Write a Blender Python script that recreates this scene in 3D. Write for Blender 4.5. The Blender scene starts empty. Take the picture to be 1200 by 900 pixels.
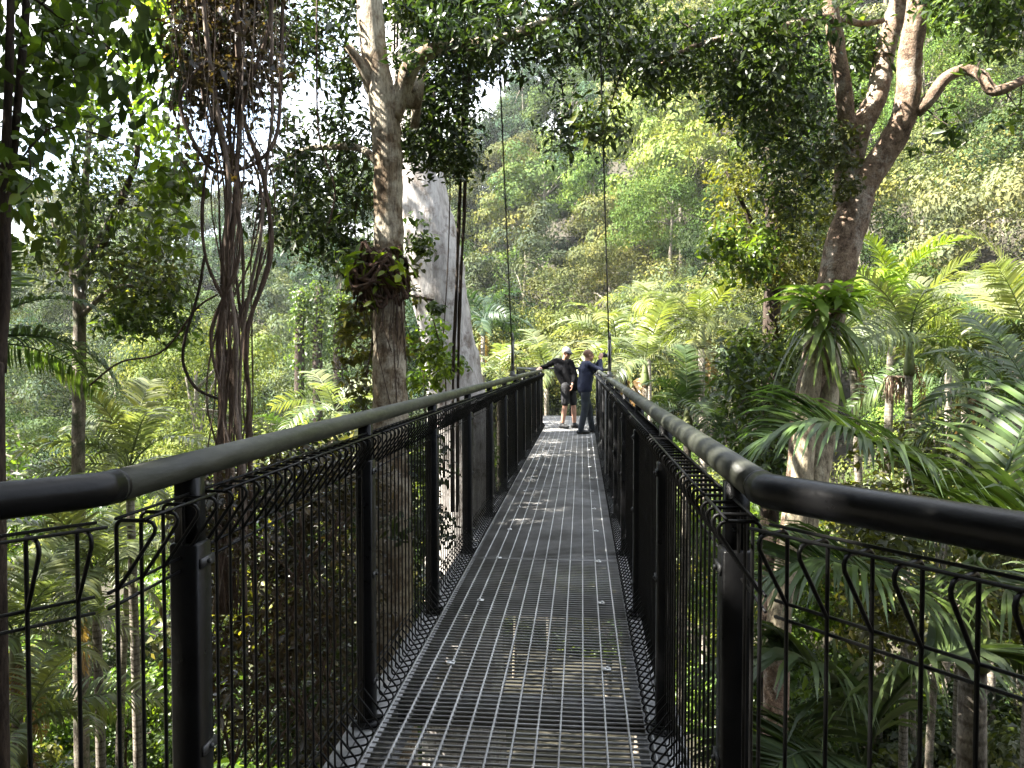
import bpy, math, random
import numpy as np
from mathutils import Vector, Matrix

# ------------------------------------------------------------------ camera, world, sun, exposure
SC = bpy.context.scene
COL = SC.collection
R = math.radians
EYE = 1.5
YAW = math.atan(82 / 900.0)
PIT = -math.atan((450 - 421) / 900.0 * math.cos(YAW))
FW = np.array([-math.sin(YAW) * math.cos(PIT), math.cos(YAW) * math.cos(PIT), math.sin(PIT)])
RT = np.array([math.cos(YAW), math.sin(YAW), 0.0])
UP = np.cross(RT, FW)
EYEP = np.array([0.0, 0.0, EYE])

cam = bpy.data.cameras.new("camera")
cam.sensor_width = 36.0
cam.lens = 36.0 * 900.0 / 1200.0
cam.clip_start = 0.05
cam.clip_end = 3000
camo = bpy.data.objects.new("camera", cam)
COL.objects.link(camo)
camo.location = EYEP
camo.rotation_euler = (R(90) + PIT, 0, YAW)
SC.camera = camo

SUN_EL, SUN_AZ = R(46), R(-106)          # azimuth measured from +y towards +x
SC.view_settings.view_transform = 'Standard'
SC.view_settings.look = 'None'
SC.view_settings.exposure = 3.2
SC.view_settings.gamma = 1.0

world = bpy.data.worlds.new("World")
SC.world = world
world.use_nodes = True
wn, wl = world.node_tree.nodes, world.node_tree.links
wn.clear()
w_out = wn.new('ShaderNodeOutputWorld')
w_bg = wn.new('ShaderNodeBackground')
w_bg.inputs['Strength'].default_value = 0.085
w_sky = wn.new('ShaderNodeTexSky')
w_sky.sky_type = 'NISHITA'
w_sky.sun_disc = False
w_sky.sun_elevation = SUN_EL
w_sky.sun_rotation = SUN_AZ
w_tc = wn.new('ShaderNodeTexCoord')
w_map = wn.new('ShaderNodeMapping')
w_map.inputs['Scale'].default_value = (1.6, 1.6, 3.2)
w_noise = wn.new('ShaderNodeTexNoise')
w_noise.inputs['Scale'].default_value = 1.7
w_noise.inputs['Detail'].default_value = 8
w_noise.inputs['Roughness'].default_value = 0.55
w_ramp = wn.new('ShaderNodeValToRGB')
w_ramp.color_ramp.elements[0].position = 0.36
w_ramp.color_ramp.elements[1].position = 0.56
w_mix = wn.new('ShaderNodeMixRGB')
w_mix.inputs['Color2'].default_value = (5.0, 5.15, 5.4, 1)
wl.new(w_tc.outputs['Generated'], w_map.inputs['Vector'])
wl.new(w_map.outputs['Vector'], w_noise.inputs['Vector'])
wl.new(w_noise.outputs['Fac'], w_ramp.inputs['Fac'])
wl.new(w_ramp.outputs['Color'], w_mix.inputs['Fac'])
wl.new(w_sky.outputs['Color'], w_mix.inputs['Color1'])
wl.new(w_mix.outputs['Color'], w_bg.inputs['Color'])
wl.new(w_bg.outputs['Background'], w_out.inputs['Surface'])

sun = bpy.data.lights.new("sun", 'SUN')
sun.energy = 5.0
sun.angle = R(0.5)
sun.color = (1.0, 0.95, 0.86)
suno = bpy.data.objects.new("sun", sun)
COL.objects.link(suno)
sdir = Vector((math.sin(SUN_AZ) * math.cos(SUN_EL), math.cos(SUN_AZ) * math.cos(SUN_EL), math.sin(SUN_EL)))
suno.rotation_euler = sdir.to_track_quat('Z', 'Y').to_euler()
suno.location = (-30, 20, 60)

# ------------------------------------------------------------------ helpers
def at(px, py, Z):
    """the point of the place seen at photo pixel (px, py), Z metres deep"""
    return EYEP + (FW + RT * (px - 600) / 900.0 + UP * (450 - py) / 900.0) * Z

def proj(p):
    d = np.asarray(p, float) - EYEP
    Z = d @ FW
    return 600 + 900 * (d @ RT) / Z, 450 - 900 * (d @ UP) / Z, Z

def mesh_np(name, V, tris=None, quads=None, smooth=False):
    V = np.asarray(V, np.float32)
    nt = 0 if tris is None else len(tris)
    nq = 0 if quads is None else len(quads)
    me = bpy.data.meshes.new(name)
    me.vertices.add(len(V))
    me.vertices.foreach_set('co', V.ravel())
    li = []
    if nt: li.append(np.asarray(tris, np.int32).ravel())
    if nq: li.append(np.asarray(quads, np.int32).ravel())
    li = np.concatenate(li)
    me.loops.add(len(li))
    me.loops.foreach_set('vertex_index', li)
    me.polygons.add(nt + nq)
    st = np.concatenate([np.arange(nt) * 3, nt * 3 + np.arange(nq) * 4]).astype(np.int32)
    me.polygons.foreach_set('loop_start', st)
    if smooth:
        me.polygons.foreach_set('use_smooth', np.ones(nt + nq, bool))
    me.update(calc_edges=True)
    return me

class MB:
    """collects verts, tris and quads of several shapes into ONE mesh"""
    def __init__(s):
        s.V, s.T, s.Q, s.n = [], [], [], 0
    def add(s, V, T=None, Q=None):
        V = np.asarray(V, float)
        if T is not None and len(T): s.T.append(np.asarray(T, int) + s.n)
        if Q is not None and len(Q): s.Q.append(np.asarray(Q, int) + s.n)
        s.V.append(V); s.n += len(V)
        return s
    def box(s, c, size, rz=0.0):
        c = np.asarray(c, float); h = np.asarray(size, float) / 2
        v = np.array([[x, y, z] for x in (-1, 1) for y in (-1, 1) for z in (-1, 1)], float) * h
        if rz:
            cs, sn = math.cos(rz), math.sin(rz)
            v = np.stack([v[:, 0] * cs - v[:, 1] * sn, v[:, 0] * sn + v[:, 1] * cs, v[:, 2]], 1)
        q = [[0, 1, 3, 2], [4, 6, 7, 5], [0, 4, 5, 1], [2, 3, 7, 6], [0, 2, 6, 4], [1, 5, 7, 3]]
        return s.add(v + c, Q=q)
    def tube(s, P, rad, seg=8, jit=0.0, rng=None, cap=True, flat=1.0):
        P = np.asarray(P, float); n = len(P)
        rad = np.broadcast_to(np.asarray(rad, float), (n,)).copy()
        T = np.gradient(P, axis=0)
        T /= np.linalg.norm(T, axis=1)[:, None] + 1e-12
        a = np.array([0, 0, 1.0]) if abs(T[0, 2]) < 0.9 else np.array([1.0, 0, 0])
        N = np.cross(T[0], a); N /= np.linalg.norm(N)
        th = np.linspace(0, 2 * math.pi, seg, endpoint=False)
        rings = []
        for i in range(n):
            N = N - T[i] * (N @ T[i]); N /= np.linalg.norm(N) + 1e-12
            B = np.cross(T[i], N)
            rr = rad[i]
            if jit and rng is not None:
                rr = rad[i] * (1 + jit * rng.normal(size=seg).clip(-2, 2))
            else:
                rr = np.full(seg, rad[i])
            rings.append(P[i] + (np.cos(th) * rr)[:, None] * N + (np.sin(th) * rr * flat)[:, None] * B)
        V = np.concatenate(rings)
        i0 = (np.arange(n - 1)[:, None] * seg + np.arange(seg)[None]).ravel()
        i1 = (np.arange(n - 1)[:, None] * seg + (np.arange(seg) + 1)[None] % seg).ravel()
        Q = np.stack([i0, i1, i1 + seg, i0 + seg], 1)
        Tt = []
        if cap:
            V = np.concatenate([V, P[:1], P[-1:]])
            c0, c1 = n * seg, n * seg + 1
            for k in range(seg):
                Tt.append([c0, (k + 1) % seg, k])
                Tt.append([c1, (n - 1) * seg + k, (n - 1) * seg + (k + 1) % seg])
        return s.add(V, Tt, Q)
    def capsule(s, a, b, ra, rb, seg=12):
        a = np.asarray(a, float); b = np.asarray(b, float)
        d = b - a; L = np.linalg.norm(d); d = d / (L + 1e-9)
        ph = np.linspace(-math.pi / 2, 0, 5)[1:]
        P = [a + d * ra * math.sin(p) for p in ph] + [b + d * rb * math.sin(-p) for p in ph[::-1]]
        rr = [ra * math.cos(p) for p in ph] + [rb * math.cos(p) for p in ph[::-1]]
        if L < 1e-6:
            d = np.array([0, 0, 1.0])
        return s.tube(P, rr, seg)
    def ellipsoid(s, c, r, seg=14, rings=9):
        c = np.asarray(c, float)
        P = [[0, 0, math.sin(p)] for p in np.linspace(-1.45, 1.45, rings)]
        m = MB(); m.tube(P, [math.cos(p) for p in np.linspace(-1.45, 1.45, rings)], seg)
        V = np.concatenate(m.V) * np.asarray(r, float) + c
        return s.add(V, np.concatenate(m.T), np.concatenate(m.Q))
    def mesh(s, name, smooth=False):
        V = np.concatenate(s.V)
        T = np.concatenate(s.T) if s.T else None
        Q = np.concatenate(s.Q) if s.Q else None
        return mesh_np(name, V, T, Q, smooth)
    def build(s, name, mat, parent=None, smooth=False, **kw):
        return put(name, s.mesh(name, smooth), mat, parent, **kw)

def put(name, me, mat, parent=None, label=None, kind=None, color=None):
    o = bpy.data.objects.new(name, me)
    COL.objects.link(o)
    if mat is not None and not me.materials:
        me.materials.append(mat)
    if parent is not None: o.parent = parent
    if label: o['label'] = label
    if kind: o['kind'] = kind
    if color: o.color = (*color, 1)
    return o

def thing(name, label, cat, loc=(0, 0, 0), rz=0.0, group=None):
    o = bpy.data.objects.new(name, None)
    o.empty_display_size = 0.2
    COL.objects.link(o)
    o.location = loc
    o.rotation_euler = (0, 0, rz)
    return tag(o, label, cat, group)

def tag(o, label, cat, group=None):
    o['label'] = label; o['category'] = cat
    if group: o['group'] = group
    return o

def smooth_path(P, n=24):
    P = np.asarray(P, float)
    if len(P) == 2:
        t = np.linspace(0, 1, n)[:, None]
        return P[0] * (1 - t) + P[1] * t
    Q = np.vstack([2 * P[0] - P[1], P, 2 * P[-1] - P[-2]])
    out = []
    m = len(P) - 1
    for k in range(n):
        u = k / (n - 1) * m
        i = min(int(u), m - 1); t = u - i
        a, b, c, d = Q[i], Q[i + 1], Q[i + 2], Q[i + 3]
        out.append(0.5 * ((2 * b) + (-a + c) * t + (2 * a - 5 * b + 4 * c - d) * t * t + (-a + 3 * b - 3 * c + d) * t ** 3))
    return np.array(out)

def smooth_rad(rr, n):
    return np.interp(np.linspace(0, len(rr) - 1, n), np.arange(len(rr)), rr)

# ------------------------------------------------------------------ materials
def new_mat(name):
    m = bpy.data.materials.new(name)
    m.use_nodes = True
    nt = m.node_tree
    nt.nodes.clear()
    out = nt.nodes.new('ShaderNodeOutputMaterial')
    return m, nt, out

def ramp(nt, pts, interp='LINEAR'):
    r = nt.nodes.new('ShaderNodeValToRGB')
    cr = r.color_ramp
    cr.interpolation = interp
    while len(cr.elements) < len(pts): cr.elements.new(0.5)
    for e, (p, c) in zip(cr.elements, pts):
        e.position = p
        e.color = (*c, 1) if len(c) == 3 else c
    return r

def surf_mat(name, cols, scale=(8, 8, 8), rough=0.5, metal=0.0, bump=0.0, detail=6, spec=0.5, bscale=None, island=0.0, coat=0.0, rvar=0.12):
    """noise coloured surface with fine relief"""
    m, nt, out = new_mat(name)
    N, L = nt.nodes, nt.links
    b = N.new('ShaderNodeBsdfPrincipled')
    tc = N.new('ShaderNodeTexCoord')
    mp = N.new('ShaderNodeMapping'); mp.inputs['Scale'].default_value = scale
    nz = N.new('ShaderNodeTexNoise'); nz.inputs['Scale'].default_value = 1.0
    nz.inputs['Detail'].default_value = detail; nz.inputs['Roughness'].default_value = 0.6
    L.new(tc.outputs['Object'], mp.inputs['Vector']); L.new(mp.outputs['Vector'], nz.inputs['Vector'])
    r = ramp(nt, [(0.3 + 0.4 * i / max(1, len(cols) - 1), c) for i, c in enumerate(cols)])
    L.new(nz.outputs['Fac'], r.inputs['Fac'])
    L.new(r.outputs['Color'], b.inputs['Base Color'])
    mr = N.new('ShaderNodeMapRange')
    mr.inputs['From Min'].default_value = .3; mr.inputs['From Max'].default_value = .7
    mr.inputs['To Min'].default_value = max(.05, rough - rvar); mr.inputs['To Max'].default_value = min(1, rough + rvar)
    nr = N.new('ShaderNodeTexNoise'); nr.inputs['Scale'].default_value = 0.7; nr.inputs['Detail'].default_value = 8; nr.inputs['Roughness'].default_value = .7
    L.new(mp.outputs['Vector'], nr.inputs['Vector']); L.new(nr.outputs['Fac'], mr.inputs['Value']); L.new(mr.outputs['Result'], b.inputs['Roughness'])
    b.inputs['Metallic'].default_value = metal
    b.inputs['Specular IOR Level'].default_value = spec
    if coat: b.inputs['Coat Weight'].default_value = coat
    if bump:
        n2 = N.new('ShaderNodeTexNoise'); n2.inputs['Scale'].default_value = bscale or 3.0
        n2.inputs['Detail'].default_value = 8
        L.new(mp.outputs['Vector'], n2.inputs['Vector'])
        bp = N.new('ShaderNodeBump'); bp.inputs['Strength'].default_value = bump; bp.inputs['Distance'].default_value = 0.03
        L.new(n2.outputs['Fac'], bp.inputs['Height']); L.new(bp.outputs['Normal'], b.inputs['Normal'])
    L.new(b.outputs['BSDF'], out.inputs['Surface'])
    return m

def bark_mat(name, cols, patch=None, scale=(5, 5, 1.2), bump=0.8, rings=0.0, rough=0.85, patch_pos=(0.5, 0.6), fine=0.8):
    m, nt, out = new_mat(name)
    N, L = nt.nodes, nt.links
    b = N.new('ShaderNodeBsdfPrincipled'); b.inputs['Roughness'].default_value = rough
    b.inputs['Specular IOR Level'].default_value = 0.25
    tc = N.new('ShaderNodeTexCoord')
    mp = N.new('ShaderNodeMapping'); mp.inputs['Scale'].default_value = scale
    L.new(tc.outputs['Object'], mp.inputs['Vector'])
    nz = N.new('ShaderNodeTexNoise'); nz.inputs['Scale'].default_value = 2.0; nz.inputs['Detail'].default_value = 9
    nz.inputs['Roughness'].default_value = 0.65
    L.new(mp.outputs['Vector'], nz.inputs['Vector'])
    r = ramp(nt, [(0.32 + 0.36 * i / max(1, len(cols) - 1), c) for i, c in enumerate(cols)])
    L.new(nz.outputs['Fac'], r.inputs['Fac'])
    colr = r.outputs['Color']
    if patch:
        n3 = N.new('ShaderNodeTexNoise'); n3.inputs['Scale'].default_value = 3.2; n3.inputs['Detail'].default_value = 7
        n3.inputs['Roughness'].default_value = 0.7
        L.new(tc.outputs['Object'], n3.inputs['Vector'])
        r3 = ramp(nt, [(patch_pos[0], (0, 0, 0)), (patch_pos[1], (1, 1, 1))])
        L.new(n3.outputs['Fac'], r3.inputs['Fac'])
        mx = N.new('ShaderNodeMixRGB'); mx.inputs['Color2'].default_value = (*patch, 1)
        L.new(r3.outputs['Color'], mx.inputs['Fac']); L.new(colr, mx.inputs['Color1'])
        colr = mx.outputs['Color']
    hgt = nz.outputs['Fac']
    mpf = N.new('ShaderNodeMapping'); mpf.inputs['Scale'].default_value = tuple(v * 4.5 for v in scale)
    nf = N.new('ShaderNodeTexNoise'); nf.inputs['Scale'].default_value = 2.0; nf.inputs['Detail'].default_value = 6; nf.inputs['Roughness'].default_value = 0.7
    L.new(tc.outputs['Object'], mpf.inputs['Vector']); L.new(mpf.outputs['Vector'], nf.inputs['Vector'])
    rf = ramp(nt, [(0.36, (0.34, 0.31, 0.28)), (0.5, (0.95, 0.95, 0.95)), (0.66, (1.3, 1.28, 1.22))])
    L.new(nf.outputs['Fac'], rf.inputs['Fac'])
    mf = N.new('ShaderNodeMixRGB'); mf.blend_type = 'MULTIPLY'; mf.inputs['Fac'].default_value = fine
    L.new(colr, mf.inputs['Color1']); L.new(rf.outputs['Color'], mf.inputs['Color2'])
    colr = mf.outputs['Color']
    ad = N.new('ShaderNodeMath'); ad.operation = 'MULTIPLY_ADD'; ad.inputs[1].default_value = 0.5 * fine
    L.new(nf.outputs['Fac'], ad.inputs[0]); L.new(hgt, ad.inputs[2]); hgt = ad.outputs[0]
    if rings:
        wv = N.new('ShaderNodeTexWave'); wv.bands_direction = 'Z'; wv.inputs['Scale'].default_value = rings
        wv.inputs['Distortion'].default_value = 1.2; wv.inputs['Detail'].default_value = 2
        L.new(tc.outputs['Object'], wv.inputs['Vector'])
        r4 = ramp(nt, [(0.0, (0.45, 0.42, 0.38)), (0.25, (1, 1, 1))])
        L.new(wv.outputs['Fac'], r4.inputs['Fac'])
        mm = N.new('ShaderNodeMixRGB'); mm.blend_type = 'MULTIPLY'; mm.inputs['Fac'].default_value = 0.8
        L.new(colr, mm.inputs['Color1']); L.new(r4.outputs['Color'], mm.inputs['Color2'])
        colr = mm.outputs['Color']
    L.new(colr, b.inputs['Base Color'])
    bp = N.new('ShaderNodeBump'); bp.inputs['Strength'].default_value = bump; bp.inputs['Distance'].default_value = 0.05
    L.new(hgt, bp.inputs['Height']); L.new(bp.outputs['Normal'], b.inputs['Normal'])
    L.new(b.outputs['BSDF'], out.inputs['Surface'])
    return m

def leaf_mat(name, transl=0.4, rough=0.42, spread=0.5, yellow=0.12, tcol=(1.55, 1.65, 0.62), spec=0.4):
    """leaf: the object's own colour, varied leaf by leaf, light passes through"""
    m, nt, out = new_mat(name)
    N, L = nt.nodes, nt.links
    oi = N.new('ShaderNodeObjectInfo')
    ge = N.new('ShaderNodeNewGeometry')
    r = ramp(nt, [(0.0, (1 - spread,) * 3), (0.55, (1.0, 1.0, 1.0)), (0.86, (1 + spread, 1 + spread * 0.9, 1.0)),
                  (1.0, (1 + 2.6 * spread * 1.0, 1 + 1.9 * spread, 0.9))])
    L.new(ge.outputs['Random Per Island'], r.inputs['Fac'])
    mul = N.new('ShaderNodeMixRGB'); mul.blend_type = 'MULTIPLY'; mul.inputs['Fac'].default_value = 1
    L.new(oi.outputs['Color'], mul.inputs['Color1']); L.new(r.outputs['Color'], mul.inputs['Color2'])
    # broad patches of yellower and bluer growth
    tc = N.new('ShaderNodeTexCoord')
    nz = N.new('ShaderNodeTexNoise'); nz.inputs['Scale'].default_value = 0.55; nz.inputs['Detail'].default_value = 3
    L.new(tc.outputs['Object'], nz.inputs['Vector'])
    r2 = ramp(nt, [(0.35, (0.78, 0.9, 1.0)), (0.5, (1, 1, 1)), (0.68, (1.35, 1.15, 0.75))])
    L.new(nz.outputs['Fac'], r2.inputs['Fac'])
    mu2 = N.new('ShaderNodeMixRGB'); mu2.blend_type = 'MULTIPLY'; mu2.inputs['Fac'].default_value = 1
    L.new(mul.outputs['Color'], mu2.inputs['Color1']); L.new(r2.outputs['Color'], mu2.inputs['Color2'])
    b = N.new('ShaderNodeBsdfPrincipled')
    b.inputs['Roughness'].default_value = rough; b.inputs['Specular IOR Level'].default_value = spec
    L.new(mu2.outputs['Color'], b.inputs['Base Color'])
    tr = N.new('ShaderNodeBsdfTranslucent')
    mt = N.new('ShaderNodeMixRGB'); mt.blend_type = 'MULTIPLY'; mt.inputs['Fac'].default_value = 1
    mt.inputs['Color2'].default_value = (*tcol, 1)
    L.new(mu2.outputs['Color'], mt.inputs['Color1']); L.new(mt.outputs['Color'], tr.inputs['Color'])
    ms = N.new('ShaderNodeMixShader'); ms.inputs['Fac'].default_value = transl
    L.new(b.outputs['BSDF'], ms.inputs[1]); L.new(tr.outputs['BSDF'], ms.inputs[2])
    L.new(ms.outputs['Shader'], out.inputs['Surface'])
    return m

M = {}
M['black'] = surf_mat('black_satin_paint', [(0.004, 0.004, 0.0045), (0.008, 0.008, 0.0085)], (14, 14, 14), 0.36, bump=0.05, spec=0.22)
M['wire'] = surf_mat('black_coated_wire', [(0.004, 0.004, 0.004), (0.008, 0.008, 0.008)], (20, 20, 20), 0.45, spec=0.2)
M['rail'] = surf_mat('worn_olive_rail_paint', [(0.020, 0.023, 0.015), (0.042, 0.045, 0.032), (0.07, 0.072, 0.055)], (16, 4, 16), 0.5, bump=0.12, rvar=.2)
M['galv'] = surf_mat('galvanised_steel', [(0.14, 0.14, 0.14), (0.22, 0.22, 0.22), (0.30, 0.30, 0.295)], (22, 22, 22), 0.5, metal=0.35, bump=0.05)
M['grate'] = surf_mat('dusty_galvanised_grating', [(0.15, 0.145, 0.135), (0.25, 0.245, 0.235), (0.34, 0.335, 0.33)], (3, 3, 3), 0.6, metal=0.2, bump=0.05)
M['gbar'] = surf_mat('skylit_grating_bar', [(0.30, 0.295, 0.285), (0.42, 0.42, 0.41), (0.55, 0.55, 0.54)], (3, 3, 3), 0.5, metal=0.2)  # lighter than the cross rods: sky light on the bars put into the colour
M['cable'] = surf_mat('dark_steel_cable', [(0.03, 0.03, 0.032), (0.07, 0.07, 0.07)], (30, 30, 30), 0.5, metal=0.4)
M['clip'] = surf_mat('zinc_clip', [(0.55, 0.55, 0.55), (0.75, 0.75, 0.74)], (30, 30, 30), 0.4, metal=0.3)
M['ground'] = surf_mat('leaf_litter', [(0.014, 0.011, 0.006), (0.026, 0.022, 0.011), (0.040, 0.034, 0.018)], (0.8, 0.8, 0.8), 0.95, bump=1.0, detail=10)
M['bark_grey'] = bark_mat('mottled_lichen_bark', [(0.07, 0.046, 0.028), (0.19, 0.138, 0.088), (0.30, 0.245, 0.165)], patch=(0.48, 0.425, 0.33), patch_pos=(0.44, 0.56))
M['bark_white'] = bark_mat('pale_gum_bark', [(0.22, 0.20, 0.185), (0.40, 0.375, 0.355), (0.52, 0.50, 0.48)], patch=(0.13, 0.10, 0.08), scale=(2.6, 2.6, 0.5), bump=0.6, patch_pos=(0.50, 0.66), fine=0.4)
M['bark_brown'] = bark_mat('pinkish_brown_bark', [(0.07, 0.045, 0.030), (0.21, 0.145, 0.10), (0.34, 0.255, 0.185)], patch=(0.36, 0.31, 0.255), patch_pos=(0.52, 0.60), scale=(6, 6, 5))
M['bark_cream'] = bark_mat('cream_strangler_bark', [(0.14, 0.11, 0.075), (0.34, 0.29, 0.20), (0.50, 0.45, 0.33)], patch=(0.10, 0.085, 0.05), patch_pos=(0.56, 0.66), scale=(4, 4, 1.5))
M['bark_dark'] = bark_mat('dark_bark', [(0.018, 0.013, 0.010), (0.05, 0.036, 0.027), (0.085, 0.062, 0.046)], bump=0.6)
M['bark_slim'] = bark_mat('pale_slim_bark', [(0.10, 0.085, 0.065), (0.21, 0.18, 0.145), (0.30, 0.27, 0.22)], patch=(0.09, 0.1, 0.06), scale=(8, 8, 3))
M['vine'] = bark_mat('liana_bark', [(0.04, 0.026, 0.018), (0.10, 0.068, 0.05), (0.17, 0.125, 0.095)], scale=(20, 20, 3), bump=0.5)
M['vine_pale'] = bark_mat('pale_liana_bark', [(0.12, 0.09, 0.07), (0.22, 0.17, 0.14), (0.30, 0.25, 0.2)], scale=(20, 20, 3), bump=0.5)
M['palm_trunk'] = bark_mat('ringed_palm_trunk', [(0.10, 0.085, 0.065), (0.22, 0.195, 0.16), (0.30, 0.27, 0.23)], rings=3.2, bump=0.4, scale=(6, 6, 3))
M['shaft'] = surf_mat('green_crownshaft', [(0.06, 0.09, 0.025), (0.11, 0.14, 0.045), (0.2, 0.17, 0.07)], (3, 3, 0.8), 0.45)
M['fruit'] = surf_mat('dry_pink_flower_strands', [(0.22, 0.13, 0.09), (0.36, 0.25, 0.18), (0.46, 0.36, 0.26)], (20, 20, 5), 0.85)
M['root'] = surf_mat('fibrous_root_mass', [(0.03, 0.016, 0.010), (0.09, 0.05, 0.032), (0.16, 0.095, 0.06)], (18, 18, 6), 0.95, bump=1.0, bscale=6)
M['leaf'] = leaf_mat('leaf')
M['leaf_far'] = leaf_mat('distant_leaf', transl=0.18, spread=0.2, rough=0.7, spec=0.1)
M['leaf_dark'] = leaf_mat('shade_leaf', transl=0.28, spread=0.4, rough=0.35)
M['frond'] = leaf_mat('palm_frond', transl=0.36, rough=0.42, spread=0.3, spec=0.35)

# leaf colours, picked per object
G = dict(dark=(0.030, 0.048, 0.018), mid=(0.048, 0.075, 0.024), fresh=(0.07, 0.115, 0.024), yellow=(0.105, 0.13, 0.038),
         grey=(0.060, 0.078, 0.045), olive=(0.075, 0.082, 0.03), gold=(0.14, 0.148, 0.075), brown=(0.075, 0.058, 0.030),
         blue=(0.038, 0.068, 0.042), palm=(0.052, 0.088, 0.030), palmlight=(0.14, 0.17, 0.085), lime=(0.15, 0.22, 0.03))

# ------------------------------------------------------------------ terrain
A_K = np.radians([-180, -90, -50, -33, -20, -8, -2, 5, 14, 32, 60, 90, 180])
S_K = np.array([0.02, 0.12, 0.13, 0.12, 0.12, 0.20, 0.285, 0.36, 0.44, 0.52, 0.45, 0.15, 0.02])
RG_K = np.array([60, 90, 230, 230, 220, 190, 170, 150, 135, 125, 120, 70, 60.])
R0_K = np.array([20, 30, 85, 85, 75, 62, 55, 48, 42, 36, 34, 28, 20.])
def ground(x, y):
    x = np.asarray(x, float); y = np.asarray(y, float)
    r = np.hypot(x, y + 2); a = np.arctan2(x, y + 2)
    S = np.interp(a, A_K, S_K); RG = np.interp(a, A_K, RG_K); R0 = np.interp(a, A_K, R0_K)
    fwd = np.clip(y, 0, 40)
    base = -5.2 - 0.21 * fwd + 0.02 * np.abs(x)
    back = np.clip(-y - 1, 0, 8) / 8.0
    base = base * (1 - back) + (-0.35) * back
    t = np.clip((r - R0) / (RG - R0), 0, 1.0)
    hill = (S * RG + 12) * (t * t * (3 - 2 * t) * 0.5 + t * 0.5) * (y > -60)
    base = base + 0.95 * np.clip(-y - 6 - .12 * np.abs(x), 0, 26)  # unseen bank behind the viewer, raised to cut the fill light
    bump = 0.35 * np.sin(x * 0.55 + 1.3) * np.cos(y * 0.43) + 0.9 * np.sin(x * 0.11 + y * 0.07)
    return base + hill + bump * np.clip((r - 3) / 6, 0, 1)

rs = np.concatenate([np.linspace(0, 40, 50), np.linspace(43, 300, 60), [315, 330, 345]])
ths = np.linspace(-math.pi, math.pi, 145)[:-1]
gx = (rs[:, None] * np.sin(ths)[None]); gy = (rs[:, None] * np.cos(ths)[None]) - 2
gz = ground(gx, gy)
nth = len(ths)
V = np.stack([gx.ravel(), gy.ravel(), gz.ravel()], 1)
i = np.arange(len(rs) - 1)[:, None] * nth; j = np.arange(nth)[None]
Q = np.stack([i + j, i + (j + 1) % nth, i + nth + (j + 1) % nth, i + nth + j], -1).reshape(-1, 4)[:, ::-1]
put('ground', mesh_np('ground', V, None, Q, True), M['ground'], kind='structure')

# ------------------------------------------------------------------ foliage meshes
def leaves_np(P, Nn, L, W, rng, fold=0.18, droop=0.15, down=0.0, oval=False):
    """folded pointed leaves: 4 verts, 2 tris each"""
    n = len(P)
    Nn = Nn / (np.linalg.norm(Nn, axis=1)[:, None] + 1e-9)
    d = rng.normal(size=(n, 3)); d[:, 2] -= down
    d -= Nn * (d * Nn).sum(1)[:, None]
    d /= np.linalg.norm(d, axis=1)[:, None] + 1e-9
    w = np.cross(Nn, d)
    L = np.broadcast_to(L, (n,))[:, None]; W = np.broadcast_to(W, (n,))[:, None]
    base = P - d * L * 0.5
    tip = P + d * L * 0.5 - np.array([0, 0, 1.0]) * L * droop
    if oval:                     # seven verts: rounded leaf with a sunken midrib
        z = np.array([0, 0, 1.0])
        mid = P - z * L * droop * .2
        q = [base]
        for (t, w_) in ((-.24, .43), (.14, .42)): q.append(P + d * L * t + w * W * w_ * -1 + Nn * W * fold * .8 - z * L * droop * max(0, t))
        q.append(tip)
        for (t, w_) in ((.14, .42), (-.24, .43)): q.append(P + d * L * t + w * W * w_ + Nn * W * fold * .8 - z * L * droop * max(0, t))
        q.append(mid)
        V = np.stack(q, 1).reshape(-1, 3)
        k = np.arange(n)[:, None] * 7
        T = np.concatenate([k + [[a, b, 6]] for a, b in ((0, 1), (1, 2), (2, 3), (3, 4), (4, 5), (5, 0))], 1).reshape(-1, 3)
        return V, T
    m = P - d * L * 0.08
    le = m + w * W * 0.5 + Nn * W * fold
    ri = m - w * W * 0.5 + Nn * W * fold
    V = np.stack([base, ri, tip, le], 1).reshape(-1, 3)
    k = np.arange(n)[:, None] * 4
    T = np.concatenate([k + [[0, 1, 2]], k + [[0, 2, 3]]], 1).reshape(-1, 3)
    return V, T

def clump_leaves(rng, C, rad, n, leaf, flat=0.7, up=0.6, asp=0.5, shell=0.5, var=0.35, down=0.3, fold=0.18, nd=0.7, nj=0.45, oval=False):
    C = np.asarray(C, float); m = len(C)
    rad = np.broadcast_to(rad, (m,))
    idx = np.repeat(np.arange(m), n)
    d = rng.normal(size=(len(idx), 3)); d /= np.linalg.norm(d, axis=1)[:, None]
    rr = rng.random(len(idx)) ** shell
    off = d * rr[:, None] * rad[idx][:, None] * np.array([1, 1, flat])
    P = C[idx] + off
    Nn = d * nd + np.array([0, 0, up]) + rng.normal(size=d.shape) * nj
    L = leaf * (1 + var * rng.normal(size=len(idx)).clip(-2, 2))
    return leaves_np(P, Nn, L, L * asp, rng, fold=fold, down=down, oval=oval)

def crown_points(rng, nclump, rx, rz, z0, lump=0.35, hollow=0.55, top=0.25):
    """clump centres over a lumpy dome: denser on the outside and top"""
    out = []
    while len(out) < nclump:
        d = rng.normal(size=3); d /= np.linalg.norm(d)
        if d[2] < -0.35: continue
        rr = hollow + (1 - hollow) * rng.random() ** 0.5
        k = 1 + lump * math.sin(3.1 * d[0] * 2 + nclump) * math.cos(2.7 * d[1] * 2 + 1.0 * nclump)
        out.append([d[0] * rx * rr * k, d[1] * rx * rr * k, z0 + d[2] * rz * rr * (1 + top * d[2])])
    return np.array(out)

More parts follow.
